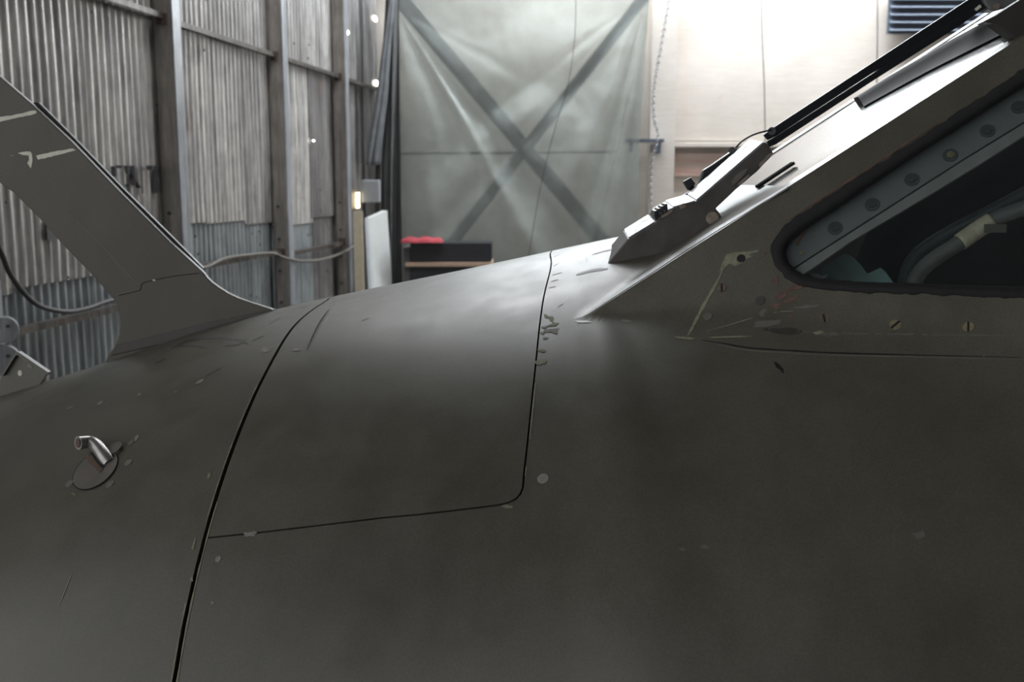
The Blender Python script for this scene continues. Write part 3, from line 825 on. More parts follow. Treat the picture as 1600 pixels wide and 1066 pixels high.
def ribbon(pts, w, name, mat, off=.0006, parent=air, sub=4, jag=0, seed=0, taper=True):
    rg = random.Random(seed); P_ = smooth_path([np.array([x, y, 0.]) for x, y in pts], sub); L = []
    n_ = len(P_)
    for i, p in enumerate(P_):
        d = unit(P_[min(i+1, n_-1)]-P_[max(i-1, 0)]); nn = np.array([-d[1], d[0]])
        f = (min(1, .25+3*min(i, n_-1-i)/n_) if taper else 1)*(1+rg.uniform(-jag, jag))
        a = sv(*(p[:2]+nn*w/2*f)); b = sv(*(p[:2]-nn*w/2*f))
        if a is None or b is None: continue
        L.append((surf(a, off), surf(b, off)))
    if len(L) < 2: return
    vs = [q for ab in L for q in ab]; fs = [(2*i, 2*i+1, 2*i+3, 2*i+2) for i in range(len(L)-1)]
    return mesh(name, vs, fs, mat if not isinstance(mat, str) else M[mat], parent)

# --- small fastenings
def frame_at(x, y):
    q = sv(x, y); n_ = Nrm(np.array(q[0]), np.array(q[1])); p = P(*q); return p, n_
PX = lambda p: 1600/ (p[1]*cT-p[2]*sT)          # pixels per metre at a point
M['olivelight'] = simple('faded_olive_paint', (90, 88, 80), .6, var=.15)
M['screwdull'] = simple('dull_brown_screw', (92, 80, 70), .6, .2, var=.3, scale=200)
def screw(x, y, rpx, mat='screw', slot=None, h=.0012, name='screw', parent=air):
    p, n_ = frame_at(x, y); r = rpx/PX(p)
    o = MB().cyl(p-n_*.001, p+n_*h, r, 20, r*.86).build(name, M[mat], parent, smooth=True, sharp=30)
    if slot is not None:
        up = unit(np.cross(n_, [1, 0, 0])); rt = unit(np.cross(up, n_)); d = rt*math.cos(slot)+up*math.sin(slot); e = np.cross(n_, d)
        MB().box(p+n_*h, (r*1.7, r*.36, .0008), [d, e, n_]).build('screw_slot', M['gap'], o)
    return o
for (x, y, r, m_, sl) in ((1399, 508, 10, 'screw', .6), (1513, 511, 9.5, 'screw', 1.4), (1288, 498, 8.5, 'screwdull', 1.6), (1128, 450, 8, 'screwdull', 1.5), (1106, 495, 8, 'olivelight', None),
                          (1188, 470, 8.5, 'paint_dark', None), (1158, 404, 7.5, 'gap', None), (205, 692, 6, 'olivelight', None), (201, 723, 7, 'olivelight', None), (172, 757, 7.5, 'olivelight', None), (109, 756, 8, 'olivelight', None)):
    screw(x, y, r, m_, sl)
screw(848.5, 748, 10, 'chipgrey', None, .0006, 'round_plug')
screw(341, 874, 5.5, 'chipgrey', None, .0006, 'rivet')
for (x, y, rx, ry, rot, m_) in ((392, 835.5, 9, 4.5, .05, 'chipgrey'), (332, 943, 2.5, 2.5, 0, 'chipgrey'), (1101, 856, 6, 3.5, .2, 'paint_chip0'), (1066, 859, 4, 3, .2, 'paint_chip0'), (1435, 836, 9, 5, 0, 'paint_chip0'),
        (793, 792, 7, 2.5, .1, 'chip'), (853, 495, 4, 2.5, .4, 'chip'), (862, 499, 3, 5, -.3, 'chip'), (864, 508, 9, 2.2, -.3, 'chip'), (851, 512, 5, 2, 0, 'olivelight'), (862, 517, 12, 3.5, -.1, 'olivelight'), (868, 520, 5, 1.8, .2, 'chip'), (848, 521, 4, 2, .2, 'chip'), (853, 529, 5, 1.8, 0, 'chip'), (847, 548, 6, 2.5, 0, 'chip'), (845, 566, 9, 4, 0, 'chip'),
        (213, 685, 4, 3, -.9, 'chip'), (327, 743, 3, 5, .3, 'chip'), (313, 597, 6, 2.2, -.4, 'chip'), (218, 617, 3.5, 1.6, -.3, 'chip'), (275, 613, 2, 1.3, 0, 'chip'), (157, 630, 6, 1.6, -.5, 'chipgrey'),
        (110, 637, 7, 1.5, -.5, 'chipgrey'), (303, 851, 2.5, 9, .25, 'chip'), (300, 905, 2.2, 5, .2, 'chip'), (414, 547, 6, 3.5, -.3, 'chipgrey'), (463, 547, 6, 2.2, -.1, 'chipgrey'), (116, 773, 4, 2, .5, 'screw'),
        (1240, 450, 12, 4, -.2, 'redprimer'), (1222, 462, 10, 5, -.5, 'redprimer'), (1236, 468, 13, 4, -.3, 'redprimer'), (1215, 478, 8, 5, .2, 'redprimer'), (1212, 440, 5, 6, 0, 'redprimer'), (1240, 492, 12, 2.5, -.2, 'redprimer'),
        (1262, 479, 20, 2, -.1, 'olivelight'), (1200, 505, 26, 5, -.1, 'olivelight'), (1195, 488, 14, 4, -.3, 'olivelight'), (1300, 523, 20, 2.5, .05, 'olivelight'), (1280, 520, 7, 3, 0, 'chip'), (1220, 518, 26, 6, 0, 'paint_dark'),
        (1218, 575, 3, 12, -.75, 'gap'), (1196, 396, 3, 3, 0, 'redprimer'), (979, 502, 9, 1.8, .1, 'chipgrey'), (911, 503, 12, 2.2, .05, 'steel')):
    if m_ == 'paint_chip0': m_ = 'olivelight'
    if m_ not in M: M[m_] = simple('faded_olive_paint', (92, 90, 82), .6, var=.15)
    blob(x, y, rx, ry, mat=m_, rot=rot)
# chipped filler beside the window corner
patch([(1135, 398), (1150, 394), (1170, 393), (1185, 391), (1184, 394), (1170, 398), (1176, 401), (1165, 405), (1158, 412), (1148, 416), (1140, 412), (1132, 420), (1124, 424), (1130, 408)], 'paint_chip', M['chip'], .0005)
ribbon([(1131, 418), (1121, 440), (1105, 468), (1092, 492), (1082, 512), (1074, 526)], 4.5, 'paint_crack', 'chip', jag=.5)
ribbon([(1054, 527), (1068, 528.5), (1086, 530)], 4, 'paint_crack', 'chip', jag=.4)
ribbon([(1108, 528), (1135, 527), (1175, 526)], 2.6, 'paint_crack', 'chip', jag=.5)
ribbon([(1104, 518), (1140, 508), (1180, 496), (1215, 488), (1250, 486)], 1.6, 'paint_crack', 'chip', jag=.5)
ribbon([(1096, 532), (1130, 537), (1170, 544), (1230, 548), (1300, 552), (1420, 555), (1598, 559)], 2.2, 'skin_joint', 'gap', jag=.3)
ribbon([(1100, 535), (1130, 541), (1170, 548), (1230, 552), (1300, 555), (1420, 558), (1598, 562)], 2.0, 'skin_joint_edge', 'olivelight', jag=.4)
ribbon([(1185, 521), (1250, 519), (1350, 522), (1500, 524), (1598, 525)], 1.4, 'paint_crack', 'olivelight', jag=.5)
ribbon([(112, 898), (104, 918), (93, 946)], 1.8, 'scratch', 'chip', jag=.4)
ribbon([(514, 484), (500, 503), (489, 525), (479, 548)], 1.6, 'hairline_joint', 'gap')
ribbon([(516, 485), (502, 504), (491, 526), (481, 549)], 1.0, 'hairline_edge', 'chipgrey')
# worn edges beside the joints
def seamoff(t_, fn, dv, v0, v1, w, mat, name, seed=0):
    rg = random.Random(seed); L = []
    for v in np.arange(v0, v1, .008):
        f = 1+rg.uniform(-.45, .45); a = float(fn(v))+dv
        L.append((surf((a-w/2*f, v), .0006), surf((a+w/2*f, v), .0006)))
    vs = [q for ab in L for q in ab]; mesh(name, vs, [(2*i, 2*i+1, 2*i+3, 2*i+2) for i in range(len(L)-1)], M[mat], air)
va_ = sv(400, 600)[1]; vb_ = sv(290, 960)[1]; vc_ = sv(330, 820)[1]; vd_ = 1.95
seamoff(t1, s1, -G1-.0012, va_, vc_, .0016, 'chip', 'worn_edge', 1)
seamoff(t1, s1, -G1-.0012, vc_+.06, vd_, .0018, 'chip', 'worn_edge', 2)
seamoff(t1, s1, G1+.0012, vc_-.02, vc_+.13, .0022, 'chip', 'worn_edge', 3)
seamoff(t1, s1, G1+.001, vc_+.16, vd_, .0016, 'chip', 'worn_edge', 4)
ve_, vf_ = sv(832, 600)[1], sv(820, 755)[1]
seamoff(t2, s2, G2+.0012, ve_, ve_+.06, .0018, 'chip', 'worn_edge', 5)
seamoff(t2, s2, G2+.001, ve_+.08, vf_, .0012, 'chip', 'worn_edge', 6)
# soot and scuffs on the top of the nose
for pts, w in (([(268, 545), (290, 534), (315, 529), (345, 527), (372, 531), (388, 538)], 3.5), ([(278, 541), (305, 541), (325, 544)], 3), ([(352, 540), (372, 538), (386, 530)], 3),
               ([(244, 568), (258, 560)], 4), ([(322, 588), (345, 575)], 5), ([(420, 508), (438, 497)], 3.5), ([(395, 532), (412, 525)], 5), ([(468, 482), (482, 479)], 2.5), ([(565, 502), (576, 497)], 3),
               ([(900, 430), (925, 423), (950, 420)], 4), ([(866, 401), (875, 398)], 1.5), ([(865, 416), (874, 411)], 1.8), ([(863, 430), (878, 426)], 3), ([(861, 440), (872, 437)], 3), ([(858, 450), (868, 448)], 3),
               ([(925, 398), (950, 391), (962, 389)], 2.6), ([(916, 404), (918, 409)], 3), ([(871, 480), (880, 475)], 2.5)):
    ribbon(pts, w, 'scuff', 'paint_dark', off=.0004, jag=.3)

# --- raked fin on the nose centreline
def onT(x, y, t):
    d = ray(x, y); O = np.array([OX, OY, 0]); k = (t+np.dot(O, B_))/np.dot(d, B_); return d*k
def plate(poly, t, thick, name, mat, parent, bev=0, smooth=False):
    pr = [onT(x, y, t) for x, y in poly]
    o = MB().prism(pr, -B_*thick).build(name, mat, parent)
    if bev: bevel(o, bev, 2)
    return o
finp = [(-60, 62), (0, 120), (50, 163), (112, 222), (190, 303), (265, 378), (312, 421), (318, 427), (322, 433), (330, 441), (341, 449), (355, 458), (372, 466), (395, 474), (424, 483), (427, 487), (300, 540), (160, 580), (168, 556), (174, 549), (180, 540), (186, 524), (188, 508), (187, 492), (184, 480), (177, 468), (150, 436), (100, 385), (60, 340), (22, 302), (0, 286), (-60, 228)]
M['paint_fin'] = paint('dark_olive_fin_paint', (66, 62, 50), .5)
fin = plate(finp, .008, .014, 'raked_fin', M['paint_fin'], air, .002)
edge = plate([(52, 160), (60, 160), (112, 212), (190, 293), (268, 370), (317, 419), (316, 424), (265, 379), (190, 305), (112, 224), (50, 164)], -.010, .010, 'fin_edge_strip', M['paint_dark'], fin, .001)
plate([(180, 540), (331, 503), (427, 484), (427, 490), (331, 520), (172, 556)], .012, .022, 'fin_foot', M['paint_dark'], fin, .001)
def on_fin(poly, name, mat, jag=0, seed=1, off=.0085):
    rg = random.Random(seed); q = []
    n_ = len(poly)
    for i in range(n_):
        a_, b_ = np.array(poly[i], float), np.array(poly[(i+1) % n_], float); m_ = max(1, int(np.linalg.norm(b_-a_)/5)) if jag else 1
        for k in range(m_): q.append(tuple(a_+(b_-a_)*k/m_+np.array([rg.uniform(-jag, jag), rg.uniform(-jag, jag)])))
    pr = [onT(x, y, off) for x, y in q]; tr = tessellate_polygon([[Vector(p) for p in pr]])
    return mesh(name, pr, [tuple(t) for t in tr], M[mat], fin)
on_fin([(-20, 184.5), (0, 183), (20, 180), (35, 177), (50, 173), (56, 173), (58, 176), (52, 179.5), (36, 182), (18, 186), (0, 190), (-20, 192)], 'painted_line', 'tape', .5)
on_fin([(57, 243), (75, 239), (95, 235), (114, 232), (118, 235), (100, 240), (80, 245), (59, 249.5)], 'painted_line', 'tape', .5)
on_fin([(28, 239), (40, 237), (47, 236.5), (50, 240), (50.5, 252), (48.5, 263), (46, 261), (43, 255), (45, 250), (45, 243), (36, 242.5)], 'painted_mark', 'tape', .4)
on_fin([(16, 242), (21, 242), (21, 244.5), (17, 244)], 'painted_mark', 'chipgrey', .4)
def fin_line(pts, w, mat, name='plate_joint'):
    P_ = smooth_path([np.array([x, y, 0.]) for x, y in pts], 3); top, bot = [], []
    for i, p in enumerate(P_):
        d = unit(P_[min(i+1, len(P_)-1)]-P_[max(i-1, 0)]); nn = np.array([-d[1], d[0]])*w/2
        top.append((p[0]+nn[0], p[1]+nn[1])); bot.append((p[0]-nn[0], p[1]-nn[1]))
    vs = [q for a_, b_ in zip(top, bot) for q in (onT(*a_, .0084), onT(*b_, .0084))]
    mesh(name, vs, [(2*i, 2*i+1, 2*i+3, 2*i+2) for i in range(len(P_)-1)], M[mat], fin)
fin_line([(84, 313), (120, 345), (160, 385), (190, 418), (216, 445)], 1.2, 'olivelight')
fin_line([(185, 462), (205, 457), (219, 453), (221, 446), (228, 441), (270, 432), (312, 427)], 1.3, 'gap')
fin_line([(183, 460), (205, 455.5), (217, 452)], 1.0, 'olivelight')
fin_line([(183, 540), (235, 528), (290, 515), (360, 497)], 1.3, 'chip')
on_fin([(238, 437), (242, 437), (243, 439), (239, 439)], 'paint_chip', 'tape', 0)
# triangular bracket ahead of the fin
tb_ = plate([(-12, 628), (2, 588), (22, 556), (27, 553), (36, 560), (74, 584), (60, 606), (20, 616)], .03, .006, 'triangular_bracket', M['paint'], air, .001)
pr = [onT(x, y, .0308) for x, y in [(31+4.2*math.cos(q)*.8, 583+4.8*math.sin(q)) for q in np.linspace(0, 2*math.pi, 12, endpoint=False)]]
mesh('rivet_hole', pr, [tuple(range(12))], M['tape'], tb_)
pr = [onT(x, y, .0308) for x, y in [(42, 570), (46, 569), (51, 573), (50, 576), (44, 574)]]
mesh('paint_chip', pr, [tuple(range(5))], M['chipgrey'], tb_)
plate([(24, 551), (28, 550), (75, 582), (73, 586), (27, 555), (24, 556), (4, 588), (1, 586)], .04, .012, 'bracket_flange', M['paint'], tb_)

# --- bent drain pipe and its plate on the nose side
def near(x, y, off):
    q = sv(x, y); p = P(*q); return p-unit(p)*off
port = patch([(150+41*math.cos(q)*.78+22*math.sin(q)*.62*0+0-(22*math.sin(q))*-.6, 735-41*math.cos(q)*.60+22*math.sin(q)*.85) for q in np.linspace(0, 2*math.pi, 28, endpoint=False)], 'oval_plate', M['greyplate'] if 'greyplate' in M else M.setdefault('greyplate', simple('greyish_olive_plate', (92, 87, 80), .5)), .0022)
patch([(149.3+42*math.cos(q)*.78+23.5*math.sin(q)*.6, 735-42*math.cos(q)*.60+23.5*math.sin(q)*.85) for q in np.linspace(0, 2*math.pi, 28, endpoint=False)], 'oval_plate_rim', M['gap'], .0010)
p_, n_ = frame_at(181, 704)
MB().cyl(p_-n_*.001, p_+n_*.006, 13/PX(p_), 28).build('round_boss', M['greyplate'], air, smooth=True, sharp=30)
pipe = MB().tube([near(172, 724, -.005), near(162, 711, .012), near(150, 696, .030), near(139, 691, .040), near(122, 692.5, .064)], [.0105, .0105, .0100, .0098, .0105], 20, 6).build('drain_pipe', M['steelpipe'] if 'steelpipe' in M else M.setdefault('steelpipe', simple('satin_metal_pipe', (150, 146, 142), .30, .75, var=.2, scale=60)), air, smooth=True, sharp=50)
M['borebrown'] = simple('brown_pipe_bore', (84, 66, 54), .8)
pe = near(122, 692.5, .064); pd = unit(pe-near(139, 691, .040))
MB().cyl(pe+pd*.0002, pe+pd*.0008, .0074, 20).build('pipe_bore', M['borebrown'], pipe)
patch([(134, 712), (143, 716), (163, 734), (158, 741), (140, 724)], 'shadow_slot', M['borebrown'], .0030)  # shadow in the slot beside the pipe, put in as dark patches
patch([(141, 709), (147, 711), (166, 731), (160, 734)], 'shadow_slot', M['gap'], .0036)

# --- side window: seal, frame strips, pane, things seen inside
nW = unit(Zv-A_*MW); pW = stw(S0, 0, Z0)
def onW(x, y, h=0.): d = ray(x, y); return d*(np.dot(pW+nW*h, nW)/np.dot(d, nW))
wp3 = [P(*sv(x, y)) for x, y in ((1230, 400), (1590, 450), (1560, 150))]
wn_ = unit(np.cross(wp3[1]-wp3[0], wp3[2]-wp3[0])); wn_ = wn_ if np.dot(wn_, wp3[0]) < 0 else -wn_
def wpl(x, y, depth):
    d = ray(x, y); p0 = wp3[0]-wn_*depth; return d*(np.dot(p0, wn_)/np.dot(d, wn_))
win = mesh('side_window', [wpl(x, y, .014) for x, y in [(1222, 395), (1234, 375), (1262, 352), (1660, 84), (1660, 458), (1500, 452), (1280, 440), (1236, 425)]], [(0, 1, 2, 3, 4, 5, 6, 7)], M['glass'], air)
WIN = [(1228, 398), (1229, 388), (1236, 376), (1256, 360), (1300, 331), (1349, 298), (1414, 254), (1500, 199), (1600, 135), (1650, 103)]
WINB = [(1650, 449), (1600, 448), (1540, 446), (1480, 444), (1420, 442), (1360, 441), (1310, 438), (1280, 435), (1258, 430), (1243, 421), (1232, 410)]
inner = WIN+WINB
outer = [(1206, 400), (1204, 386), (1211, 368), (1226, 352), (1246, 338), (1262, 327), (1300, 303), (1350, 271), (1400, 239), (1450, 206), (1500, 173), (1550, 140), (1600, 108), (1660, 70)]+[(1660, 472), (1600, 467), (1540, 465), (1480, 462), (1420, 460), (1360, 458), (1310, 455), (1275, 452), (1246, 447), (1226, 434), (1213, 418)]
def resample(poly, n, closed=True):
    q = np.array(poly+[poly[0]] if closed else poly, float); d = np.r_[0, np.cumsum(np.linalg.norm(np.diff(q, axis=0), axis=1))]
    u = np.linspace(0, d[-1], n, endpoint=not closed); return np.stack([np.interp(u, d, q[:, 0]), np.interp(u, d, q[:, 1])], 1)
from mathutils import noise as NZ
n_ = 180; ro = resample(outer, n_); ri_all = resample(inner, 900)
vs = []
for i in range(n_):
    o_ = ro[i]; c_ = ri_all[np.argmin(((ri_all-o_)**2).sum(1))]
    j_ = NZ.noise(Vector((i*.35, 0, 0)))*6+NZ.noise(Vector((i*1.3, 5, 0)))*4
    dd_ = unit(o_-c_); oo = o_+dd_*j_*.6; cc = c_+dd_*NZ.noise(Vector((i*.6, 9, 0)))*1.2
    m1 = cc*.75+oo*.25; m2 = cc*.25+oo*.75
    oo_c = oo
    q_ = sv(*oo) if oo[0] < 1640 else None
    po = surf(q_, .0003) if q_ is not None else wpl(*oo, -.0005)
    vs += [po, wpl(*m2, -.0045-.001*NZ.noise(Vector((i*.5, 2, 0)))), wpl(*m1, -.0035), wpl(*cc, .013)]
fs = []
for i in range(n_):
    j = (i+1) % n_
    for k in range(3): fs.append((i*4+k, j*4+k, j*4+k+1, i*4+k+1))
seal = mesh('window_seal', vs, fs, M['black'], win, smooth=True)
bm = bmesh.new(); bm.from_mesh(seal.data); bmesh.ops.recalc_face_normals(bm, faces=bm.faces[:]); bm.to_mesh(seal.data); bm.free()
# rusty lip along the upper edge of the seal
ribbon([(1232, 345), (1262, 324), (1300, 300), (1360, 262), (1405, 232), (1470, 190)], 2.2, 'rust_line', 'redprimer', off=.0012, jag=.6)
def wplate(poly, depth, th, name, mat, parent=win, bev=0):
    o = MB().prism([wpl(x, y, depth) for x, y in poly], -wn_*th).build(name, M[mat], parent)
    if bev: bevel(o, bev, 2)
    return o
fr = wplate([(1222, 400), (1228, 372), (1256, 350), (1414, 242), (1600, 120), (1665, 78), (1665, 149), (1600, 190), (1504, 249), (1251, 411), (1236, 420)], .022, .004, 'inner_frame', 'greyframe', win, .001)
wplate([(1236, 424), (1251, 413.5), (1504, 251.5), (1600, 192.5), (1665, 152), (1665, 172), (1600, 212), (1543, 249), (1465, 297), (1330, 377), (1300, 398), (1262, 424), (1246, 434)], .020, .005, 'frame_lip', 'greyframe2', win, .0012)
wplate([(1240, 424), (1251, 412), (1504, 250), (1665, 149), (1665, 153), (1504, 253), (1251, 415)], .024, .004, 'frame_groove', 'gap')
M['boltdark'] = simple('dark_bolt_head', (50, 50, 52), .5)
for k, (x, y, m_) in enumerate(((1305, 357, 'greyframe'), (1363, 320, 'greyframe'), (1425, 281, 'greyframe'), (1485, 243, 'screw'), (1543, 205, 'greyframe'), (1592, 168, 'greyframe'))):
    p = wpl(x, y, .022); r_ = 8.5/PX(p)
    M['gapgrey'] = M.get('gapgrey') or simple('dark_washer', (56, 56, 58), .6)
    b_ = MB().cyl(p-wn_*.001, p+wn_*.0012, r_*1.35, 20).build('bolt', M['gapgrey'], win)
    MB().cyl(p, p+wn_*.003, r_*.75, 6).build('bolt_head', M['screw'] if m_ == 'screw' else M['boltdark'], b_, sharp=30)
p = wpl(1253, 396, .022); MB().cyl(p, p+wn_*.002, 3.5/PX(p), 12).build('rivet', M['screw'], win)
mb = MB().prism([wpl(x, y, .020) for x, y in [(1243, 382), (1250, 368), (1258, 361), (1260, 363), (1252, 372), (1246, 384)]], -wn_*.001); mb.build('rust_mark', M['rust'], win)
# things inside the cockpit
wplate([(1262, 436), (1290, 412), (1320, 395), (1334, 402), (1345, 413), (1355, 427), (1376, 417), (1384, 424), (1400, 446), (1404, 470), (1262, 470)], .16, .01, 'teal_light_patch', 'teal', win, .003)  # teal panel added for a bright patch of light behind the glass
wplate([(1265, 428), (1274, 427), (1284, 431), (1293, 429), (1290, 434), (1280, 437), (1270, 434)], .10, .002, 'teal_light_sliver', 'tealpale' if 'tealpale' in M else (M.__setitem__('tealpale', simple('bright_teal_sliver', (205, 225, 222), .4)) or 'tealpale'))  # brighter sliver of that light, put in as a pale patch
mb = MB().tube([wpl(x, y, .13) for x, y in ((1412, 470), (1416, 430), (1428, 404), (1450, 384), (1490, 360), (1538, 336), (1600, 303), (1660, 270))], .0105, 12); mb.build('curved_hose', M['hosedark'] if 'hosedark' in M else M.setdefault('hosedark', simple('dark_green_hose', (52, 58, 58), .3)), win, smooth=True)
mb = MB().tube([wpl(x, y, .12) for x, y in ((1425, 470), (1430, 438), (1450, 412), (1498, 380), (1550, 345), (1600, 325), (1660, 300))], .0115, 12); hs = mb.build('curved_hose', M['hose'], win, smooth=True)
mb = MB().tube([wpl(x, y, .12) for x, y in ((1500, 378.5), (1525, 361), (1549, 345.5))], .0135, 12); mb.build('tape_band', M['tape_old'], hs, smooth=True)
mb = MB().box(wpl(1555, 357, .11), (.03, .006, .012)); mb.build('hose_clip', M['rope'], hs)
wplate([(1380, 300), (1420, 270), (1700, 110), (1700, 470), (1340, 470), (1330, 420)], .40, .01, 'dark_backdrop', 'interior', win, .01)  # dark panel added so the cabin behind the glass reads unlit

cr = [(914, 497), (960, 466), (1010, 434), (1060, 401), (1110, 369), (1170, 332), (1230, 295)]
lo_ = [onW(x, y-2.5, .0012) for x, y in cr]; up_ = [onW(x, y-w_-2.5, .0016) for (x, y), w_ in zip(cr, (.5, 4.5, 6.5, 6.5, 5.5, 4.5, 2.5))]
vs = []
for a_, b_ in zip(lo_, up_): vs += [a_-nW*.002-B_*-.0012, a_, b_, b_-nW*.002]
mesh('crease_highlight', vs, [(4*i+k, 4*i+k+1, 4*i+4+k+1, 4*i+4+k) for i in range(len(cr)-1) for k in range(3)], M.setdefault('crease_glint', simple('crease_highlight_grey', (128, 128, 128), .4, .3, var=.15, scale=80)), air, smooth=True, sharp=30)  # pale strip stands for the bright reflection along the crease
# --- wiper drive housing on the windscreen
tB = None
q_ = P(*sv(1040, 392)); tB = float(np.dot(q_-np.array([OX, OY, 0]), B_))
print('tB', tB)
HP = [(946, 416), (981, 374), (1004, 360), (1025, 347), (1029, 336), (1050, 325), (1068, 318), (1087, 315), (1140, 269), (1194, 222), (1198, 224), (1209, 240), (1204, 246), (1183, 268), (1150, 296), (1118, 326), (1125, 334), (1128, 344), (1112, 356), (1060, 392), (1000, 425), (955, 440)]
hous = MB().prism([onT(x, y, tB) for x, y in HP], -B_*.13+Zv*.008-A_*.004).build('wiper_housing', M['paint_dark'], air); bevel(hous, .003)
hous.data.materials.clear(); hous.data.materials.append(M.setdefault('sooty', simple('sooty_grey_metal', (66, 62, 58), .42, var=.3, scale=25, bmp=.3, bdist=.003)))
EXT = -B_*.124+Zv*.008-A_*.004
M['topsheen'] = simple('pale_top_sheen', (176, 176, 180), .32, .35, var=.2, scale=40, sc=(1, 1, 6))  # white reflection on the housing top put into a pale metal colour
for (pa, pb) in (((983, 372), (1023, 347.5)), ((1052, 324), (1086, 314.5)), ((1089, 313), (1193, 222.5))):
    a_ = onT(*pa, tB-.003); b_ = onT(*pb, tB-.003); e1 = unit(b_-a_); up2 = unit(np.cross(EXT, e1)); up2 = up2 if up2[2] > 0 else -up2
    MB().prism([a_+up2*.0004, b_+up2*.0004, b_+EXT+up2*.0004, a_+EXT+up2*.0004], up2*.0012).build('top_sheen_plate', M['topsheen'], hous)
    rz_ = random.Random(int(pa[0]))
    for k in range(int(np.linalg.norm(b_-a_)/.012)):
        f = rz_.uniform(.05, .88); g = rz_.uniform(.1, .8); c0 = a_+(b_-a_)*f+EXT*g+up2*.0017; L_ = rz_.uniform(.006, .016)
        MB().box(c0+e1*L_/2, (L_, .0018, .0004), [e1, unit(EXT), up2]).build('scratch', M['paint_dark'], hous)
# hinge barrel and fins between lower and upper housing
for k in range(4):
    x = 1022+5.5*k; y = 333-3.6*k
    plate([(x, y+5), (x+1, y-3), (x+4, y-4), (x+5, y+8), (x+2, y+10)], tB+.004, .10, 'cooling_fin', M['blackmetal'], hous)
a_ = onT(1113, 341, tB+.012); b_ = onT(1113, 341, tB-.02)
nt_ = MB().cyl(a_, b_, 10/PX(a_), 14).build('pivot_nut', M['worncream'] if 'worncream' in M else M.setdefault('worncream', simple('worn_cream_metal', (120, 108, 96), .6, var=.3, scale=120)), hous, smooth=True, sharp=30)
plate([(1106, 345), (1112, 333), (1123, 334), (1127, 338), (1122, 345), (1112, 351)], tB+.006, .01, 'hinge_lug', M['sooty'], hous, .001)
def onB(poly, name, mat, off=.0005):
    pr = [onT(x, y, tB+off) for x, y in poly]; tr = tessellate_polygon([[Vector(p) for p in pr]]); return mesh(name, pr, [tuple(t) for t in tr], M[mat], hous)
onB([(1186, 256), (1200, 242), (1206, 238), (1208, 240), (1200, 248), (1192, 258), (1187, 262)], 'paint_chip', 'worncream', .0022)
onB([(1152, 288), (1170, 272), (1172, 275), (1155, 291)], 'paint_chip', 'worncream', .0022)
onB([(1032, 337), (1048, 327), (1052, 329), (1044, 336), (1034, 341)], 'paint_chip', 'worncream', .0022)
onB([(1060, 322), (1070, 320), (1072, 323), (1064, 327)], 'paint_chip', 'worncream', .0022)
onB([(1142, 285), (1150, 273), (1160, 266), (1168, 263), (1166, 270), (1154, 282), (1146, 290)], 'worn_patch', 'greyplate', .0022)
for i, ((xa, ya), (xb, yb)) in enumerate((((1080, 315), (1185, 226)), ((1086, 306), (1150, 250)), ((1096, 304), (1120, 284)), ((1130, 268), (1160, 243)))):
    pass
# the parts behind the housing
tF = tB-.15
plate([(1093, 284), (1099, 266), (1112, 258), (1141, 238), (1150, 232), (1160, 232), (1170, 240), (1130, 282), (1096, 306), (1078, 312)], tF, .03, 'linkage_cover', M['blackmetal'], air, .002)
plate([(1067, 284), (1080, 277), (1087, 287), (1076, 298)], tF-.01, .018, 'knob', M['blackmetal'], air, .0015)
MB().cyl(onT(1079, 292, tF-.018), onT(1090, 303, tF-.018), 5/PX(onT(1090, 303, tF)), 10).build('knob_stem', M['blackmetal'], air)
plate([(1066, 306), (1078, 299), (1090, 303), (1082, 312)], tF, .02, 'knob_base', M['blackmetal'], air, .001)
MB().tube([onT(x, y, tF-.01) for x, y in ((1096, 280), (1103, 268), (1120, 255), (1142, 240), (1149, 232), (1158, 222), (1172, 213), (1188, 207), (1206, 203))], .0016, 8).build('washer_tube', M['blackmetal'], air, smooth=True)
MB().cyl(onT(1144, 235, tF), onT(1144, 235, tF-.03), 5.5/PX(onT(1144, 235, tF)), 10).build('tube_clip', M['blackmetal'], air)
# wiper arm: two parallel bars
wa = plate([(1193, 211), (1206, 201), (1360, 100), (1530, -12), (1548, -12), (1552, 0), (1362, 115), (1212, 213), (1200, 219)], tF-.015, .010, 'wiper_arm', M['blackmetal'], air, .0012)
plate([(1198, 221), (1212, 213.5), (1362, 116), (1500, 26), (1548, -2), (1540, 12), (1500, 40), (1363, 127), (1212, 226), (1202, 230)], tF-.012, .012, 'lower_bar', M['blackmetal'], wa, .0012)
MB().cyl(onT(1206, 205, tF-.010), onT(1206, 205, tF-.03), 6.5/PX(onT(1206, 205, tF)), 10).build('arm_pin', M['blackmetal'], wa)
plate([(1523, 14), (1531, 7), (1534, 11), (1526, 17)], tF-.010, .004, 'pale_clip', M['tape'], wa)
# head fitting at the top end of the arm
hf = plate([(1528, -14), (1620, -40), (1620, 24), (1604, 8), (1585, 8), (1568, 13), (1553, 17), (1545, 14), (1540, 8)], tF-.008, .03, 'arm_head', M['steelgrey'] if 'steelgrey' in M else M.setdefault('steelgrey', simple('grey_cast_metal', (104, 104, 104), .45, .3, var=.2, scale=40)), wa, .003)
a_ = onT(1556, 10.5, tF-.007); MB().cyl(a_, a_+B_*.004, 5/PX(a_), 16).build('head_bolt', M['worncream'], hf, smooth=True, sharp=30)
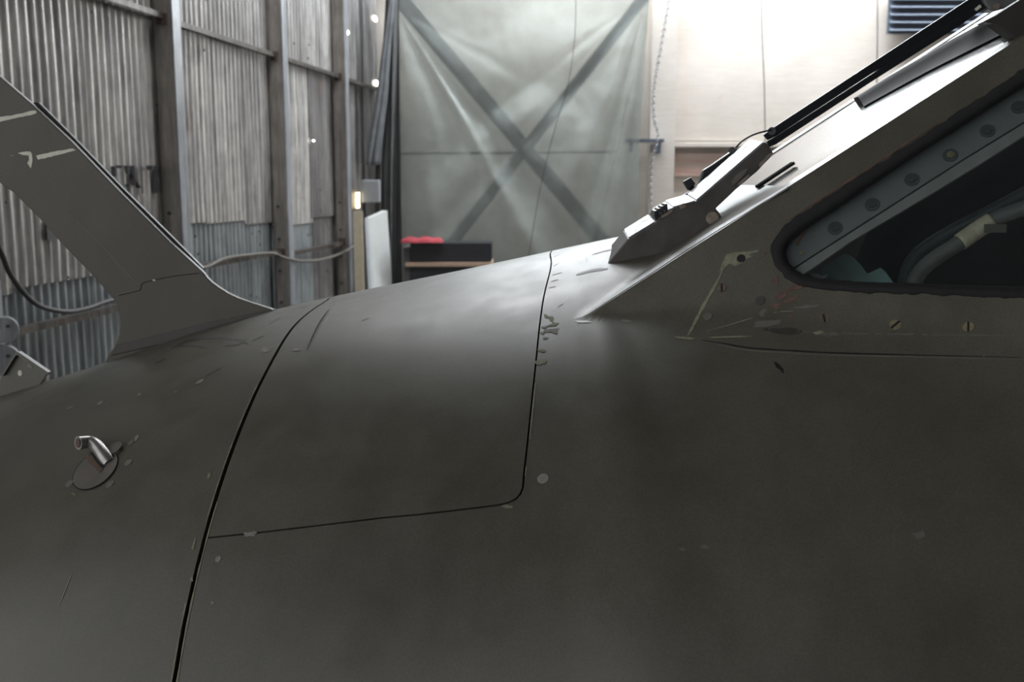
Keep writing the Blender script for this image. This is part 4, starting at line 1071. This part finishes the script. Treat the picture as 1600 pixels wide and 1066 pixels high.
# --- dark cover strip along the far side of the windscreen, and its frame
def sx(x, y, t): return hit_t(x, y, t)[0]
sa_, sb_ = sx(1346, 160, -.12), sx(1578, 40, .0)
print('cover s', sa_, sb_, 'SW1', SW1, 'S0', S0)
nW = unit(Zv-A_*MW); pW = stw(S0, 0, Z0)
def onW(x, y, h=0.): d = ray(x, y); return d*(np.dot(pW+nW*h, nW)/np.dot(d, nW))
topc = resample([(1341, 151), (1400, 114), (1450, 85), (1500, 56), (1540, 34), (1556, 27)], 30, False)
botc = resample([(1350, 166), (1400, 138), (1450, 111), (1500, 86), (1540, 66), (1568, 52)], 30, False)
vs = []
for (xa, ya), (xb, yb) in zip(topc, botc):
    b0 = onW(xb, yb, .001); tb0 = float(np.dot(b0-np.array([OX, OY, 0]), B_)); a0 = onT(xa, ya, tb0-.10)
    for j in range(9):
        u = j/8; vs.append(b0*(1-u)+a0*u+-nW*.010*math.sin(u*math.pi))
    back = a0-B_*.04; vs.append(back); vs.append(back-nW*.05)
fs = [(i*11+j, i*11+j+1, (i+1)*11+j+1, (i+1)*11+j) for i in range(29) for j in range(10)]
fs += [tuple(range(11)), tuple(29*11+j for j in range(11))[::-1]]
cv = mesh('dark_cover_strip', vs, fs, M.setdefault('coverdark', simple('brown_black_cover', (26, 23, 24), .6, var=.2, scale=30, spec=.2)), air, smooth=True, sharp=40)
bm = bmesh.new(); bm.from_mesh(cv.data); bmesh.ops.recalc_face_normals(bm, faces=bm.faces[:]); bm.to_mesh(cv.data); bm.free()
plate([(1536, 34), (1556, 24), (1573, 13), (1600, -4), (1640, -16), (1640, 112), (1600, 80), (1590, 63), (1563, 43), (1552, 36)], T0-.03, .03, 'windscreen_end_frame', M['paint_dark'], air, .004)
# wiper rest strip low on the glass
for k in range(2):
    sA, sB = sx(1186, 266, tB-.04), sx(1242, 236, tB-.06); t_ = tB-.05-.02*k
    p0 = stw(sA, t_, float(ws(sA, t_))+.004); p1 = stw(sB, t_-.01, float(ws(sB, t_))+.004)
    MB().box((p0+p1)/2, (np.linalg.norm(p1-p0), .006, .005), [unit(p1-p0), B_, unit(np.cross(unit(p1-p0), B_))]).build('rubber_blade', M['black'], air)
